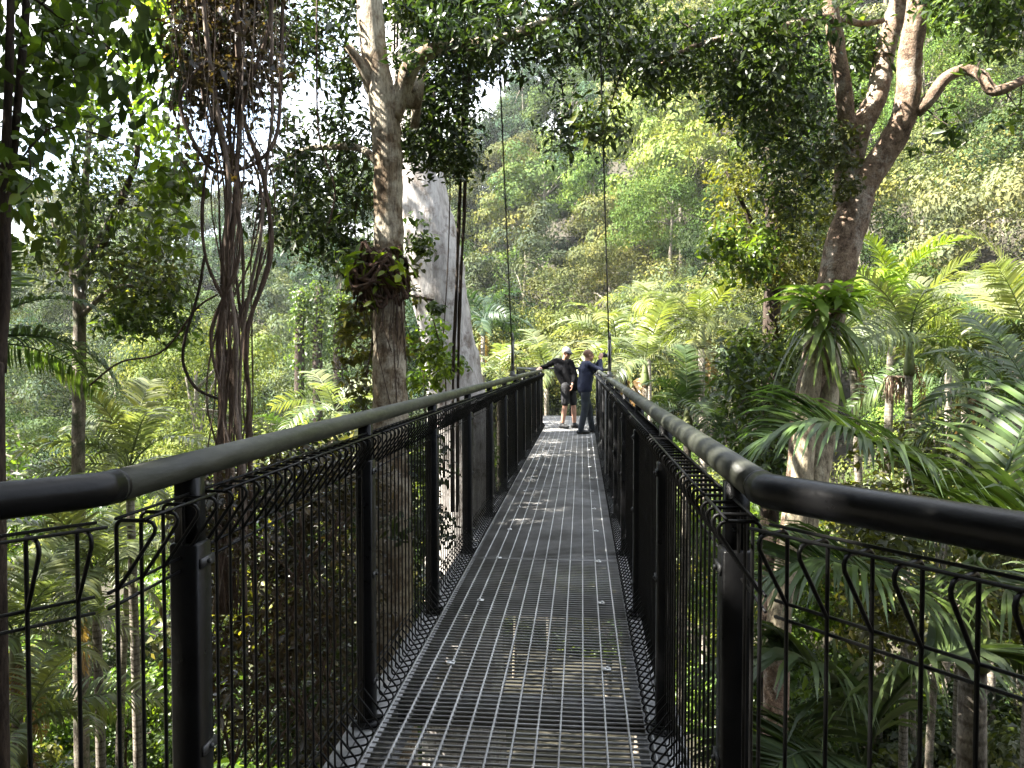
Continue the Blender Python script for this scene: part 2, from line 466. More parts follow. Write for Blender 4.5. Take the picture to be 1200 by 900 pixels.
def make_tree_meshes(seed, h, rx, rz, nclump, crad, nleaf, leaf, trunk_r, lean=0.06, lump=0.3, asp=0.55, flat=0.7, seg=7, nj=.33):
    if h > 10.5:            # tall forest trees: fewer, bigger, smoother billows
        nclump = int(nclump * .62); crad *= 1.22; nleaf = int(nleaf * 1.5); nj = .2
    rng = np.random.default_rng(seed)
    z0 = h - rz * 1.1
    C = crown_points(rng, nclump, rx, rz, z0, lump)
    cr = crad * (0.6 + 0.8 * rng.random(nclump))
    V, T = clump_leaves(rng, C, cr, nleaf, leaf, flat=flat, asp=asp, nd=1.35, nj=nj, up=.3, shell=.25)
    crown = mesh_np('crown', V, T)
    mb = MB()
    tp = np.array([[0, 0, -1.5], [lean * h * .2, 0, h * .35], [lean * h * .4, lean * h * .2, z0], [lean * h * .4, lean * h * .3, z0 + rz * .6]])
    P = smooth_path(tp, 12)
    mb.tube(P, np.linspace(trunk_r, trunk_r * .35, 12), seg, 0.05, rng)
    for k in rng.choice(nclump, min(9, nclump), replace=False):
        s = P[rng.integers(6, 11)]
        e = C[k]; mid = (s + e) / 2 + np.array([0, 0, 0.15 * np.linalg.norm(e - s)])
        mb.tube(smooth_path([s, mid, e], 7), np.linspace(trunk_r * .4, trunk_r * .1, 7), 5)
    return mb.mesh('trunk', True), crown

def tree_thing(name, label, cat, tm, cm, loc, rz, sc, color, bark, lm, group=None):
    t = thing(name, label, cat, loc, rz, group)
    t.scale = sc if hasattr(sc, '__len__') else (sc, sc, sc)
    put('trunk', tm, bark, t)
    put('crown', cm, lm, t, color=color)
    return t

# far variants (leaf tufts sized for the distance) and nearer variants (finer leaves)
FAR = [make_tree_meshes(11, 13, 4.6, 3.8, 64, 1.25, 170, 0.29, .22),
       make_tree_meshes(12, 15, 3.7, 5.2, 64, 1.15, 170, 0.28, .20, lump=.4),
       make_tree_meshes(13, 12, 5.4, 2.9, 70, 1.2, 160, 0.29, .24, lump=.45),
       make_tree_meshes(14, 17, 3.2, 5.8, 56, 1.05, 180, 0.26, .18, lump=.5),
       make_tree_meshes(15, 11, 4.0, 3.4, 52, 1.3, 190, 0.31, .2, lump=.5),
       make_tree_meshes(16, 16, 4.2, 4.4, 46, 1.1, 200, 0.27, .2, lump=.7)]
FINE = [make_tree_meshes(17, 13, 4.4, 3.8, 70, 1.15, 330, 0.155, .2, lump=.45),
        make_tree_meshes(18, 15, 3.6, 5.0, 70, 1.05, 330, 0.145, .19, lump=.5),
        make_tree_meshes(19, 12, 5.0, 2.9, 76, 1.1, 310, 0.16, .22, lump=.5)]
MID = [make_tree_meshes(21, 9, 2.6, 2.6, 60, .75, 120, 0.19, .11, lump=.4),
       make_tree_meshes(22, 10, 2.1, 3.2, 60, .65, 120, 0.17, .10, lump=.5),
       make_tree_meshes(23, 8, 3.0, 2.0, 64, .70, 110, 0.20, .12, lump=.5)]
SHR = [make_tree_meshes(31, 2.4, 1.15, 1.1, 34, .42, 90, 0.13, .03, lump=.4),
       make_tree_meshes(32, 2.0, 1.3, .9, 34, .42, 80, 0.17, .03, lump=.5),
       make_tree_meshes(33, 3.0, 1.0, 1.4, 36, .40, 90, 0.11, .035, lump=.5),
       make_tree_meshes(34, 1.7, 1.2, .8, 26, .45, 50, 0.30, .03, lump=.4, asp=.5)]

# ------------------------------------------------------------------ palms
def frond_mesh(seed, L=2.4, e0=62, bend=95, nl=44, leaf=0.62, wid=0.034, roll=0.0, droop=0.55, side=1.0, petiole=0.12):
    """feather frond in local space: grows from the origin out along +x"""
    rng = np.random.default_rng(seed)
    n = 26
    t = np.linspace(0, 1, n)
    ang = np.radians(e0 - bend * t ** 1.25)
    ds = L / (n - 1)
    x = np.concatenate([[0], np.cumsum(np.cos(ang[:-1]) * ds)]); z = np.concatenate([[0], np.cumsum(np.sin(ang[:-1]) * ds)])
    y = 0.06 * L * np.sin(t * 2.2) * side
    P = np.stack([x, y, z], 1)
    return frond_on_path(P, rng, nl, leaf, wid, roll, droop, petiole)

def frond_on_path(P, rng, nl=44, leaf=0.62, wid=0.034, roll=0.0, droop=0.55, petiole=0.12, seg=4):
    mb = MB()
    n = len(P)
    L = np.linalg.norm(np.diff(P, axis=0), axis=1).sum()
    mb.tube(P, np.linspace(0.011 * L ** .5 + .004, 0.003, n), 5)
    T = np.gradient(P, axis=0); T /= np.linalg.norm(T, axis=1)[:, None]
    VV, TT, k0 = [], [], 0
    for s in (-1, 1):
        for q in range(nl):
            u = petiole + (1 - petiole) * (q + 0.5 + 0.25 * rng.normal()) / nl
            u = min(max(u, 0.02), 0.995)
            f = u * (n - 1); i = min(int(f), n - 2); fr = f - i
            p = P[i] * (1 - fr) + P[i + 1] * fr
            tg = T[i]
            sd = np.cross(tg, [0, 0, 1.0]); sd /= np.linalg.norm(sd) + 1e-9
            upv = np.cross(sd, tg)
            rl = roll + 0.06 * rng.normal()
            sdr = sd * s * math.cos(rl) + upv * math.sin(rl) * s
            fwd = 0.35 + 0.55 * u + 0.08 * rng.normal()
            d = sdr + tg * fwd + upv * (0.28 - 0.1 * u)
            d /= np.linalg.norm(d)
            v = (u - petiole) / (1 - petiole)
            ll = leaf * (0.55 + 0.45 * math.sin(math.pi * min(1, v * 1.35 + .12)) if v < .55 else 0.28 + 0.72 * math.cos((v - .55) / .45 * 1.35)) * (1 + .07 * rng.normal())
            w0 = wid * (0.7 + 0.5 * math.sin(math.pi * v))
            pts = [p]; dd = d.copy()
            dr = droop * (0.8 + 0.4 * rng.random())
            for a in range(seg):
                pts.append(pts[-1] + dd * ll / seg)
                dd = dd + np.array([0, 0, -dr * (a + 1) / seg]); dd /= np.linalg.norm(dd)
            wv = np.cross(d, upv + .3 * rng.normal(size=3)); wv /= np.linalg.norm(wv) + 1e-9
            prof = [0.5, 1.0, 0.9, 0.6][:seg]
            vs = []
            for a in range(seg):
                vs += [pts[a] + wv * w0 * prof[a] / 2, pts[a] - wv * w0 * prof[a] / 2]
            vs.append(pts[seg])
            VV += vs
            for a in range(seg - 1):
                b = k0 + 2 * a
                TT += [[b, b + 1, b + 3], [b, b + 3, b + 2]]
            b = k0 + 2 * (seg - 1)
            TT.append([b, b + 1, b + 2])
            k0 += len(vs)
    mb.add(VV, TT)
    return mb

FRONDS = [frond_mesh(s, 2.5, e, b, 40, .60, .046, rl, dr, sd) .mesh('frond')
          for s, e, b, rl, dr, sd in ((1, 62, 95, .1, .45, 1), (2, 44, 95, -.25, .65, -1), (3, 26, 85, .35, .8, 1), (4, 5, 65, .5, .9, -1), (5, 74, 55, .0, .35, 1))]
FRONDS_FAR = [frond_mesh(s, 2.5, e, b, 24, .62, .06, rl, dr, sd).mesh('frond')
              for s, e, b, rl, dr, sd in ((6, 66, 85, .1, .35, 1), (7, 45, 85, -.25, .55, -1), (8, 20, 80, .35, .6, 1), (9, -5, 60, .5, .75, -1))]

def palm(label, crown_pt, size=1.0, nf=11, seed=0, color=G['palm'], fruit=False, group=None, fm=FRONDS, trunk_r=.075, spread=None, young=False):
    rng = np.random.default_rng(seed)
    cx, cy, cz = crown_pt
    gz_ = float(ground(cx, cy))
    t = thing('palm_tree', label, 'palm tree', (cx, cy, gz_), 0, group)
    h = cz - gz_
    k = size
    mb = MB()
    ln = rng.normal(size=2) * .15
    P = smooth_path([[ln[0], ln[1], -.6], [ln[0] * .6, ln[1] * .6, h * .5], [0, 0, max(.3, h - .75 * k)]], 18)
    mb.tube(P, np.concatenate([[trunk_r * 1.6, trunk_r * 1.25], np.linspace(trunk_r * 1.1, trunk_r * .9, 16)]), 10, .02, rng)
    mb.build('trunk', M['palm_trunk'], t, True)
    mb = MB()
    mb.tube(smooth_path([[0, 0, max(.2, h - .78 * k)], [0, 0, h - .4 * k], [0, 0, h + .02]], 8), np.array([1.25, 1.35, 1.3, 1.15, 1, .85, .7, .5]) * trunk_r, 10)
    mb.build('crownshaft', M['shaft'], t, True)
    off = rng.random() * 6.28
    for q in range(nf):
        ring = q / nf
        m = fm[min(len(fm) - 1, int(ring * (len(fm) - .01)))] if not spread else fm[rng.integers(len(fm))]
        az = off + q * 2.399 + .2 * rng.normal()
        o = put('frond', m, M['frond'], t)
        o.color = (*(np.array(color) * (0.8 + .4 * rng.random()) * np.array([1 + .1 * rng.random(), 1, 1])), 1)
        o.location = (0, 0, h - .05)
        o.rotation_euler = (.3 * rng.normal(), .12 * rng.normal(), az)
        s = k * (.85 + .3 * rng.random())
        o.scale = (s, s, s)
    if fruit:
        for b in range(2):
            mb = MB()
            az = rng.random() * 6.28
            c = np.array([math.cos(az) * .16, math.sin(az) * .16, h - .85 * k])
            for s_ in range(34):
                a2 = az + rng.normal() * .6
                q0 = c
                q1 = c + np.array([math.cos(a2), math.sin(a2), .1]) * (.12 + .16 * rng.random()) * k
                q2 = q1 + np.array([.03 * rng.normal(), .03 * rng.normal(), -(.3 + .3 * rng.random()) * k])
                mb.tube(smooth_path([q0, q1, q2], 6), .009 * k, 4)
            mb.build('flower_cluster', M['fruit'], t)
    if rng.random() < .5:
        for q in range(rng.integers(1, 3)):
            o = put('dead_frond', fm[min(3, len(fm) - 1)], M['frond'], t, color=(.16, .10, .05))
            o.location = (0, 0, h - .35 * k); o.rotation_euler = (.2 * rng.normal(), R(rng.uniform(50, 68)), rng.random() * 6.28)
            o.scale = (k * .75,) * 3
    return t

# ================================================================== WALKWAY
XL, XR = -0.88, 0.335          # post and rail lines
DL, DR = -0.82, 0.285          # grating edges
RZ = 1.26                      # rail centre height
Y_END0, Y_END1 = 16.78, 20.45
EL, ER = -1.72, 1.16           # far platform, at its outer edge

walk = thing('walkway', 'narrow steel grating walkway reaching out between black mesh railings', 'walkway', (0, 0, 0))
def edge_x(y):
    if y < Y_END0: return DL, DR
    f = (y - Y_END0) / (Y_END1 - Y_END0)
    return DL + (EL + .06 - DL) * f, DR + (ER - .06 - DR) * f
joints = [-2.0, 2.62, 5.72, 8.85, 11.95, 14.9, Y_END0, 18.6, Y_END1]
PITCH = 0.0405
rngw = np.random.default_rng(5)
for a, b in zip(joints[:-1], joints[1:]):
    a2, b2 = a + .004, b - .004
    dz = 0.0015 * rngw.normal()
    mb = MB()
    ny = int((b2 - a2) / PITCH)
    for q in range(ny + 1):
        y = a2 + .004 + (b2 - a2 - .008) * q / ny
        x0, x1 = edge_x(y)
        mb.box(((x0 + x1) / 2, y, dz - .0045), (x1 - x0, .0056, .009))
    panel = mb.build('grating_panel', M['grate'], walk)
    mb = MB()
    x0, x1 = edge_x(a2); u0, u1 = edge_x(b2)
    for q in range(13):
        f = q / 12
        xa = x0 + (x1 - x0) * f; xb = u0 + (u1 - u0) * f
        w = .0075 if 0 < q < 12 else .006
        ya, yb = a2, b2
        v = []
        for (xx, yy) in ((xa, ya), (xb, yb)):
            for dx in (-w / 2, w / 2):
                for z in (dz - .030, dz + .0022):
                    v.append([xx + dx, yy, z])
        mb.add(v, Q=[[0, 1, 3, 2], [4, 6, 7, 5], [0, 4, 5, 1], [2, 3, 7, 6], [1, 5, 7, 3], [0, 2, 6, 4]])
    mb.build('long_bars', M['gbar'], panel, kind='stuff')
    mb = MB()
    for y in (a2 + .002, b2 - .002):
        x0, x1 = edge_x(y)
        mb.box(((x0 + x1) / 2, y, dz - .015), (x1 - x0, .0045, .036))
    mb.build('end_bar', M['grate'], panel)
# clips that hold the grating down
for y in np.arange(1.7, 16.4, 1.0):
    for x in (-.628, .128):
        mb = MB()
        yy = y + .02 * rngw.normal()
        mb.box((x + .01 * rngw.normal(), yy, .0065), (.040, .034, .005))
        mb.tube([[x, yy, .008], [x, yy, .017]], .008, 8)
        mb.build('fastener_clip', M['clip'], walk)
# edge beams and cross members underneath
def hbeam(mb, p, q, w, h, ztop):
    p, q = np.array(p, float), np.array(q, float)
    d = (q - p) / np.linalg.norm(q - p); s = np.array([d[1], -d[0]])
    for (o, ww, zt, zb) in ((0, w, ztop, ztop - .012), (0, .012, ztop - .012, ztop - h + .012), (0, w, ztop - h + .012, ztop - h)):
        v = []
        for e in (p, q):
            for sgn in (-1, 1):
                for z in (zb, zt):
                    v.append([*(e + s * sgn * ww / 2), z])
        mb.add(v, Q=[[0, 1, 3, 2], [4, 6, 7, 5], [0, 4, 5, 1], [2, 3, 7, 6], [1, 5, 7, 3], [0, 2, 6, 4]])
for x in (XL + .005, XR + .0):
    mb = MB(); hbeam(mb, (x, -2), (x, Y_END0), .15, .26, -.006); mb.build('edge_beam', M['galv'], walk)
for p, q in (((XL + .005, Y_END0), (EL, Y_END1)), ((XR, Y_END0), (ER, Y_END1)), ((EL, Y_END1 + .06), (ER, Y_END1 + .06))):
    mb = MB(); hbeam(mb, p, q, .13, .26, -.010); mb.build('edge_beam', M['galv'], walk)
for y in np.arange(-1.2, 20.0, 1.55):
    mb = MB(); x0, x1 = edge_x(y)
    mb.box(((x0 + x1) / 2, y, -.11), (x1 - x0 + .04, .06, .14)); mb.build('cross_member', M['galv'], walk)

# ------------------------------------------------------------------ railings
def wire_profile(D=.078, zb=.03, H=.135, ztop=1.195):
    """one bent rod of roll-top mesh: (inward, height) points"""
    c = []
    def arc(cx, cz, r, a0, a1, n=4):
        for k in range(n):
            a = math.radians(a0 + (a1 - a0) * k / (n - 1)); c.append((cx + r * math.cos(a), cz + r * math.sin(a)))
    c.append((0.0, zb + H + .0))            # bottom return meets the upright
    arc(D - .014, zb + .030, .016, 30, -90)
    arc(.014, zb + .014, .014, 250, 180)
    c.append((0.0, .4)); c.append((0.0, .9))
    arc(.014, ztop - .014, .014, 180, 100)
    arc(D - .016, ztop - .016, .016, 90, -30)
    c.append((0.0, ztop - H))
    return c
PROF = wire_profile()

def wire_mesh(inw, dirv, rad=.0040):
    pts = [[inw[0] * a, inw[1] * a, z] for a, z in PROF]
    mb = MB(); mb.tube(pts, rad, 6, cap=False)
    return mb.mesh('wire', True)

def mesh_panel(rail, p, q, inw, n=18, singles=True, trim=.05):
    """a panel of roll-top wire mesh from p to q (xy), leaning inward along inw"""
    p, q = np.array(p, float), np.array(q, float)
    L = np.linalg.norm(q - p); d = (q - p) / L
    inw = np.asarray(inw, float); inw = inw / np.linalg.norm(inw)
    # the panel's own body is its long wires
    mb = MB()
    a, b = p + d * trim * .4, q - d * trim * .4
    body = None
    for (o, z) in ((-.0065, 1.06), (-.0065, 1.03), (.010, 1.2012), (.066, 1.2012), (-.0065, .165), (-.0065, .195), (.012, .0235), (.066, .0235)):
        mb = MB() if singles else mb
        mb.tube([[*(a + inw * o), z], [*(b + inw * o), z]], .0033, 6)
        if singles:
            w = mb.build('mesh_panel' if body is None else 'line_wire', M['wire'], body or rail)
            body = body or w
    pan = body or mb.build('mesh_panel', M['wire'], rail, kind='stuff')
    xs = np.linspace(trim, L - trim, n)
    wm = wire_mesh(inw, d)
    wm.materials.append(M['wire'])
    if singles:
        for s in xs:
            o = bpy.data.objects.new('wire', wm); COL.objects.link(o); o.parent = pan
            o.location = (*(p + d * s), 0)
    else:
        mb = MB()
        for s in xs:
            pts = [[p[0] + d[0] * s + inw[0] * a_, p[1] + d[1] * s + inw[1] * a_, z] for a_, z in PROF]
            mb.tube(pts, .0033, 5, cap=False)
        mb.build('wires', M['wire'], pan, kind='stuff')
    return pan

def post(rail, x, y, rz=0.0, mat=None):
    mb = MB()
    # square hollow section with chamfered edges
    w, c = .034, .006
    prof = [(w - c, -w), (w, -w + c), (w, w - c), (w - c, w), (-w + c, w), (-w, w - c), (-w, -w + c), (-w + c, -w)]
    cs, sn = math.cos(rz), math.sin(rz)
    v = []
    for z in (-.06, 1.085, 1.09):
        k = 1.0 if z < 1.089 else .88
        v += [[x + (a * cs - b * sn) * k, y + (a * sn + b * cs) * k, z] for a, b in prof]
    Qd = [[r_ * 8 + k, r_ * 8 + (k + 1) % 8, r_ * 8 + 8 + (k + 1) % 8, r_ * 8 + 8 + k] for r_ in range(2) for k in range(8)]
    v.append([x, y, 1.09]); Tt = [[24, 16 + k, 16 + (k + 1) % 8] for k in range(8)]
    mb.add(v, Tt, Qd)
    po = mb.build('post', mat or M['black'], rail)
    mb = MB(); mb.box((x, y, 1.162), (.050, .044, .145), rz)
    mb.build('neck_plate', M['black'], po)
    mb = MB(); mb.box((x, y, .008), (.11, .10, .012), rz)
    for dx in (-.043, .043):
        mb.tube([[x + dx * cs, y + dx * sn, .014], [x + dx * cs, y + dx * sn, .026]], .009, 6)
    mb.build('base_plate', M['black'], po)
    return po

def handrail(rail, pts, mat, r=.0315, label=None):
    mb = MB(); mb.tube(pts, r, 20); return mb.build('handrail', mat, rail, True, label=label)

ypL = [1.65 + 1.41 * k for k in range(11)]
ypR = [1.70 + 1.41 * k for k in range(11)]
left = thing('railing', 'black mesh railing along the left edge of the walkway with olive handrail', 'railing', (0, 0, 0))
right = thing('railing', 'black mesh railing along the right edge of the walkway with olive handrail', 'railing', (0, 0, 0))
endr = thing('railing', 'low-looking black mesh railing closing the far end of the walkway', 'railing', (0, 0, 0))
FLX = 1.15
BL, BR = (XL, 1.345), (XR, 1.44)
flL, flR = (XL - FLX * .80, BL[1] - FLX), (XR + FLX * .80, BR[1] - FLX)
for rail, X, yp, B, fl, inw, ex in ((left, XL, ypL, BL, flL, (1, 0), EL), (right, XR, ypR, BR, flR, (-1, 0), ER)):
    s = 1 if X > 0 else -1
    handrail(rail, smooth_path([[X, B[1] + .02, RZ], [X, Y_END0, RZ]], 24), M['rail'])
    # near flare: black powder coated bend
    bend = [[X, B[1] + .024, RZ], [X + s * .004, B[1] - .005, RZ], [X + s * .018, B[1] - .03, RZ]]
    handrail(rail, np.array(bend + [[fl[0], fl[1], RZ], [fl[0] + s * .5, fl[1] - .9, RZ]]), M['black'], .0325, 'glossy black bent end of the handrail')
    hr = [c for c in rail.children if c.name.startswith('handrail')][0]
    for y in (B[1] + .03, 5.2, 9.6, 13.9):
        mb = MB(); mb.tube([[X, y - .004, RZ], [X, y, RZ], [X, y + .004, RZ]], [.0317, .0335, .0317], 20, cap=False)
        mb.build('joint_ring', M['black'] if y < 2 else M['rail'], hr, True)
    for k, y in enumerate(yp):
        po = post(rail, X, y)
        if k < 6:
            for z in (1.045, .62, .18):
                mb = MB(); mb.box((X - s * .0365, y + .004, z), (.006, .062, .022)); mb.tube([[X - s * .039, y + .004, z], [X - s * .047, y + .004, z]], .006, 6)
                mb.build('mesh_clip', M['cable'], po)
    post(rail, X, Y_END0 - .06)
    post(rail, fl[0], fl[1], R(40) * s)
    # panels
    ys = yp + [Y_END0 - .06]
    for k in range(len(ys) - 1):
        n = max(4, int(round((ys[k + 1] - ys[k]) / .0745)))
        mesh_panel(rail, (X, ys[k]), (X, ys[k + 1]), inw, n, singles=k < 6)
    # the short piece from the first post to the bend, and the flare
    mesh_panel(rail, (X, B[1] - .0), (X, yp[0]), inw, 4, True, .03)
    d = np.array([B[0] - fl[0], B[1] - fl[1]]); nn = np.array([d[1], -d[0]]) if X < 0 else np.array([-d[1], d[0]])
    mesh_panel(rail, (fl[0], fl[1]), (B[0], B[1]), nn, 18, True, .05)
    # far flare out to the platform corner
    handrail(rail, [[X, Y_END0, RZ], [ex, Y_END1, RZ]], M['black'])
    e = np.array([ex, Y_END1]); b0 = np.array([X, Y_END0])
    dd = e - b0; nn = np.array([dd[1], -dd[0]]) if X < 0 else np.array([-dd[1], dd[0]])
    for f in (.36, .68):
        post(rail, *(b0 + dd * f))
    for f0, f1 in ((.01, .36), (.36, .68), (.68, 1)):
        mesh_panel(rail, b0 + dd * f0, b0 + dd * f1, nn, 17, False)
# end rail
handrail(endr, [[EL, Y_END1, RZ], [ER, Y_END1, RZ]], M['black'])
for f in (0, .5, 1):
    post(endr, EL + (ER - EL) * f, Y_END1)
for f0, f1 in ((0, .5), (.5, 1)):
    mesh_panel(endr, (EL + (ER - EL) * f0, Y_END1), (EL + (ER - EL) * f1, Y_END1), (0, -1), 19, False)

# ------------------------------------------------------------------ suspension cables
def cable(label, pa, pb, ext, r, clamp=True, two=0.0, group=None):
    t = thing('suspension_cable', label, 'cable', tuple(pa), 0, group)
    pa, pb = np.array(pa), np.array(pb)
    top = pa + (pb - pa) * ext
    mb = MB()
    mb.tube(smooth_path([pa - pa, (top - pa) / 2, top - pa], 12), r, 8)
    if two:
        o = np.array([two, 0, 0]); mb.tube(smooth_path([o, (top - pa) / 2 + o, top - pa + o], 12), r, 8)
    mb.build('rope', M['cable'], t, True)
    if clamp:
        mb = MB()
        mb.tube([[0, 0, -.10], [0, 0, .32]], .022, 8); mb.tube([[0, 0, .32], [0, 0, .42]], [.022, .010], 8)
        mb.build('turnbuckle', M['galv'], t, True)
        mb = MB(); mb.box((0, 0, -.12), (.05, .09, .10)); mb.tube([[-.05, 0, -.12], [.05, 0, -.12]], .012, 8)
        mb.build('bracket', M['galv'], t)
    return t
cable('left of the two steel cables, rising from the left handrail',
      (XL, 9.75, 1.42), at(582, 0, 8.0), 3.0, .0085)
cable('right of the two steel cables, rising from the right handrail',
      (XR, 9.45, 1.42), at(702, 0, 7.75), 3.0, .0085)
# galvanised hanger post on the right railing where the cable lands
mb = MB(); mb.box((XR - .045, 9.45, .63), (.012, .10, 1.22)); mb.box((XR - .03, 9.45, 1.23), (.03, .12, .05))
mb.build('hanger_plate', M['galv'], right, label='pale galvanised upright plate under the right cable')
cable('pair of short dark cables dropping behind the top of the mottled trunk', at(462, 66, 9.4), at(463, 0, 9.2), 8, .012, False, .035)

# ================================================================== NEAR TREES
def px_path(pts, n=24):
    """(px, py, depth) control points -> smooth path in the place"""
    return smooth_path([at(*p) for p in pts], n)

def poly_pts(rng, poly, n, z0, z1):
    """n random points behind the photo polygon, between two depths"""
    poly = np.asarray(poly, float)
    lo, hi = poly.min(0), poly.max(0)
    out = []
    while len(out) < n:
        p = lo + rng.random(2) * (hi - lo)
        ins = False
        j = len(poly) - 1
        for i in range(len(poly)):
            a, b = poly[i], poly[j]
            if (a[1] > p[1]) != (b[1] > p[1]) and p[0] < (b[0] - a[0]) * (p[1] - a[1]) / (b[1] - a[1]) + a[0]: ins = not ins
            j = i
        if ins: out.append(at(p[0], p[1], z0 + (z1 - z0) * rng.random()))
    return np.array(out)

def twigs(mb, rng, C, anchors, r0=.02, frac=1.0):
    """thin boughs from the nearest limb point to each leaf clump"""
    A = np.asarray(anchors, float)
    nodes = [a for a in A]
    order = np.argsort(np.min(np.linalg.norm(C[:, None] - A[None], axis=2), axis=1))
    for k in order:
        if rng.random() > frac: continue
        N = np.asarray(nodes)
        dd = np.linalg.norm(N - C[k], axis=1)
        i = int(np.argmin(dd + 0.0))
        s, e = N[i], C[k]
        L = dd[i]
        if L < .05: continue
        m = (s + e) / 2 + rng.normal(size=3) * .10 * L + np.array([0, 0, .06 * L])
        P = smooth_path([s, m, e], 6)
        r = r0 * (1.0 if i < len(A) else .5)
        mb.tube(P, np.linspace(min(r, .004 + .012 * L), .0035, 6), 4, cap=False)
        nodes += [P[2], P[4], e]

def near_tree(name, label, cat, base, limbs, bark, crowns, rng, limb_seg=14, jit=.05, group=None, twig_r=.02, twig_mat=None):
    """limbs: list of (part name, path, radii); crowns: list of (part, C, rad, n, leaf, colour, mat, kw)"""
    base = np.asarray(base, float)
    t = thing(name, label, cat, tuple(base), 0, group)
    anchors = []
    for nm, P, rr in limbs:
        mb = MB(); mb.tube(P - base, smooth_rad(rr, len(P)), limb_seg, jit, rng)
        mb.build(nm, bark, t, True)
        anchors += [p for p in P[::2]]
    for nm, C, rad, n, leaf, colr, mat, kw in crowns:
        if kw.get('twigs', True):
            mb = MB(); twigs(mb, rng, C - base, np.array(anchors) - base, twig_r)
            if mb.n: mb.build('twigs', twig_mat or M['bark_dark'], t, kind='stuff')
        kw = {k: v for k, v in kw.items() if k != 'twigs'}
        V, T = clump_leaves(rng, C - base, rad, n, leaf, **kw)
        put(nm, mesh_np(nm, V, T), mat, t, color=colr)
    return t

rg = np.random.default_rng(77)

# --- mottled tree left of the walkway, its dark canopy overhead
D1 = 8.6
base1 = at(458, 470, D1); base1 = np.array([base1[0], base1[1], float(ground(base1[0], base1[1])) - .3])
stem = np.vstack([smooth_path([base1, at(459, 700, D1), at(457, 470, D1), at(456, 400, D1), at(455, 330, D1), at(455, 240, D1),
                               at(452, 150, D1), at(443, 90, D1), at(434, 20, D1), at(432, -60, D1), at(440, -200, D1), at(455, -420, D1)], 60)])
lm1 = px_path([(459, 140, D1), (470, 108, D1), (486, 72, D1 - .1), (520, 55, D1 - .2), (580, 48, D1 - .4), (650, 20, D1 - .6), (720, -30, D1 - .7), (800, -120, D1 - .6)], 26)
lm2 = px_path([(440, 110, D1), (425, 80, D1 - .1), (408, 54, D1 - .15)], 8)
lm3 = px_path([(470, 108, D1), (484, 120, D1 + .1), (490, 95, D1 + .3), (486, 150, D1 + .4)], 10)
lm4 = px_path([(436, -40, D1), (380, -90, D1 - .8), (300, -120, D1 - 1.6), (200, -160, D1 - 2.2), (60, -260, D1 - 2.6)], 20)
lm5 = px_path([(440, -120, D1), (470, -260, D1 - 1.5), (520, -480, D1 - 3.0), (560, -900, D1 - 4.2)], 18)
lm6 = px_path([(450, 200, D1), (425, 175, D1 + .4), (390, 172, D1 + .8), (350, 178, D1 + 1.1), (315, 205, D1 + 1.3)], 16)
lm7 = px_path([(440, -120, D1), (380, -300, D1 - .5), (250, -520, D1 - 1.0), (80, -700, D1 - .8)], 18)
c_a = poly_pts(rg, [(330, -60), (430, -60), (430, 150), (415, 240), (340, 235), (330, 170)], 50, 8.9, 11.0)
c_b = poly_pts(rg, [(460, -60), (560, -60), (600, 60), (560, 110), (540, 190), (500, 210), (470, 120)], 50, 8.9, 11.0)
c_c = poly_pts(rg, [(545, -60), (760, -60), (738, 30), (735, 110), (700, 182), (655, 172), (640, 105), (590, 100), (545, 60)], 64, 7.4, 9.8)
c_d = poly_pts(rg, [(200, -70), (345, -70), (345, 90), (300, 110), (215, 100)], 44, 7.2, 9.6)
c_e = poly_pts(rg, [(325, 185), (430, 200), (432, 315), (400, 330), (350, 300), (300, 260)], 38, 9.2, 11)
c_f = np.vstack([poly_pts(rg, [(474, 60), (552, 60), (556, 150), (548, 205), (505, 200), (474, 170)], 30, 9.2, 11), poly_pts(rg, [(470, -60), (560, -60), (560, 70), (474, 70)], 30, 7.5, 9.6)])
over = []
while len(over) < 210:                    # unseen crown clumps added above the frame to shade the near walkway
    p = np.array([rg.uniform(-8.6, -0.2), rg.uniform(-5, 5.0), rg.uniform(4.6, 10)])
    x_, y_, z_ = proj(p)
    if z_ < .5 or y_ < -40 or x_ < -250: over.append(p)
over = np.array(over)
kw = dict(flat=.75, asp=.42, shell=.6)
near_tree('rainforest_tree', 'mottled grey barked tree beside the left railing, forked above a bulge of roots', 'tree', base1,
          [('trunk', stem, [.33, .24, .19, .175, .175, .165, .16, .15, .145, .13, .11, .09]),
           ('branch', lm1, [.11, .10, .095, .075, .06, .05, .04, .025]), ('branch', lm2, [.09, .06, .05]),
           ('branch', lm3, [.08, .09, .08, .05]), ('branch', lm4, [.09, .07, .06, .05, .03]), ('branch', lm5, [.09, .07, .05, .03]),
           ('branch', lm6, [.05, .045, .04, .035, .02]), ('branch', lm7, [.08, .06, .05, .03])],
          M['bark_grey'],
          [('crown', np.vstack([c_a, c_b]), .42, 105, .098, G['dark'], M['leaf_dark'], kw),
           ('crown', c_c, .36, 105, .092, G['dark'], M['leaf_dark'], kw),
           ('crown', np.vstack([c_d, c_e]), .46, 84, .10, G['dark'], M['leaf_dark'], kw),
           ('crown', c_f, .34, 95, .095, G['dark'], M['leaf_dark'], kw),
           ('crown', over, .95, 130, .19, G['dark'], M['leaf_dark'], dict(flat=.6, asp=.5))], rg)

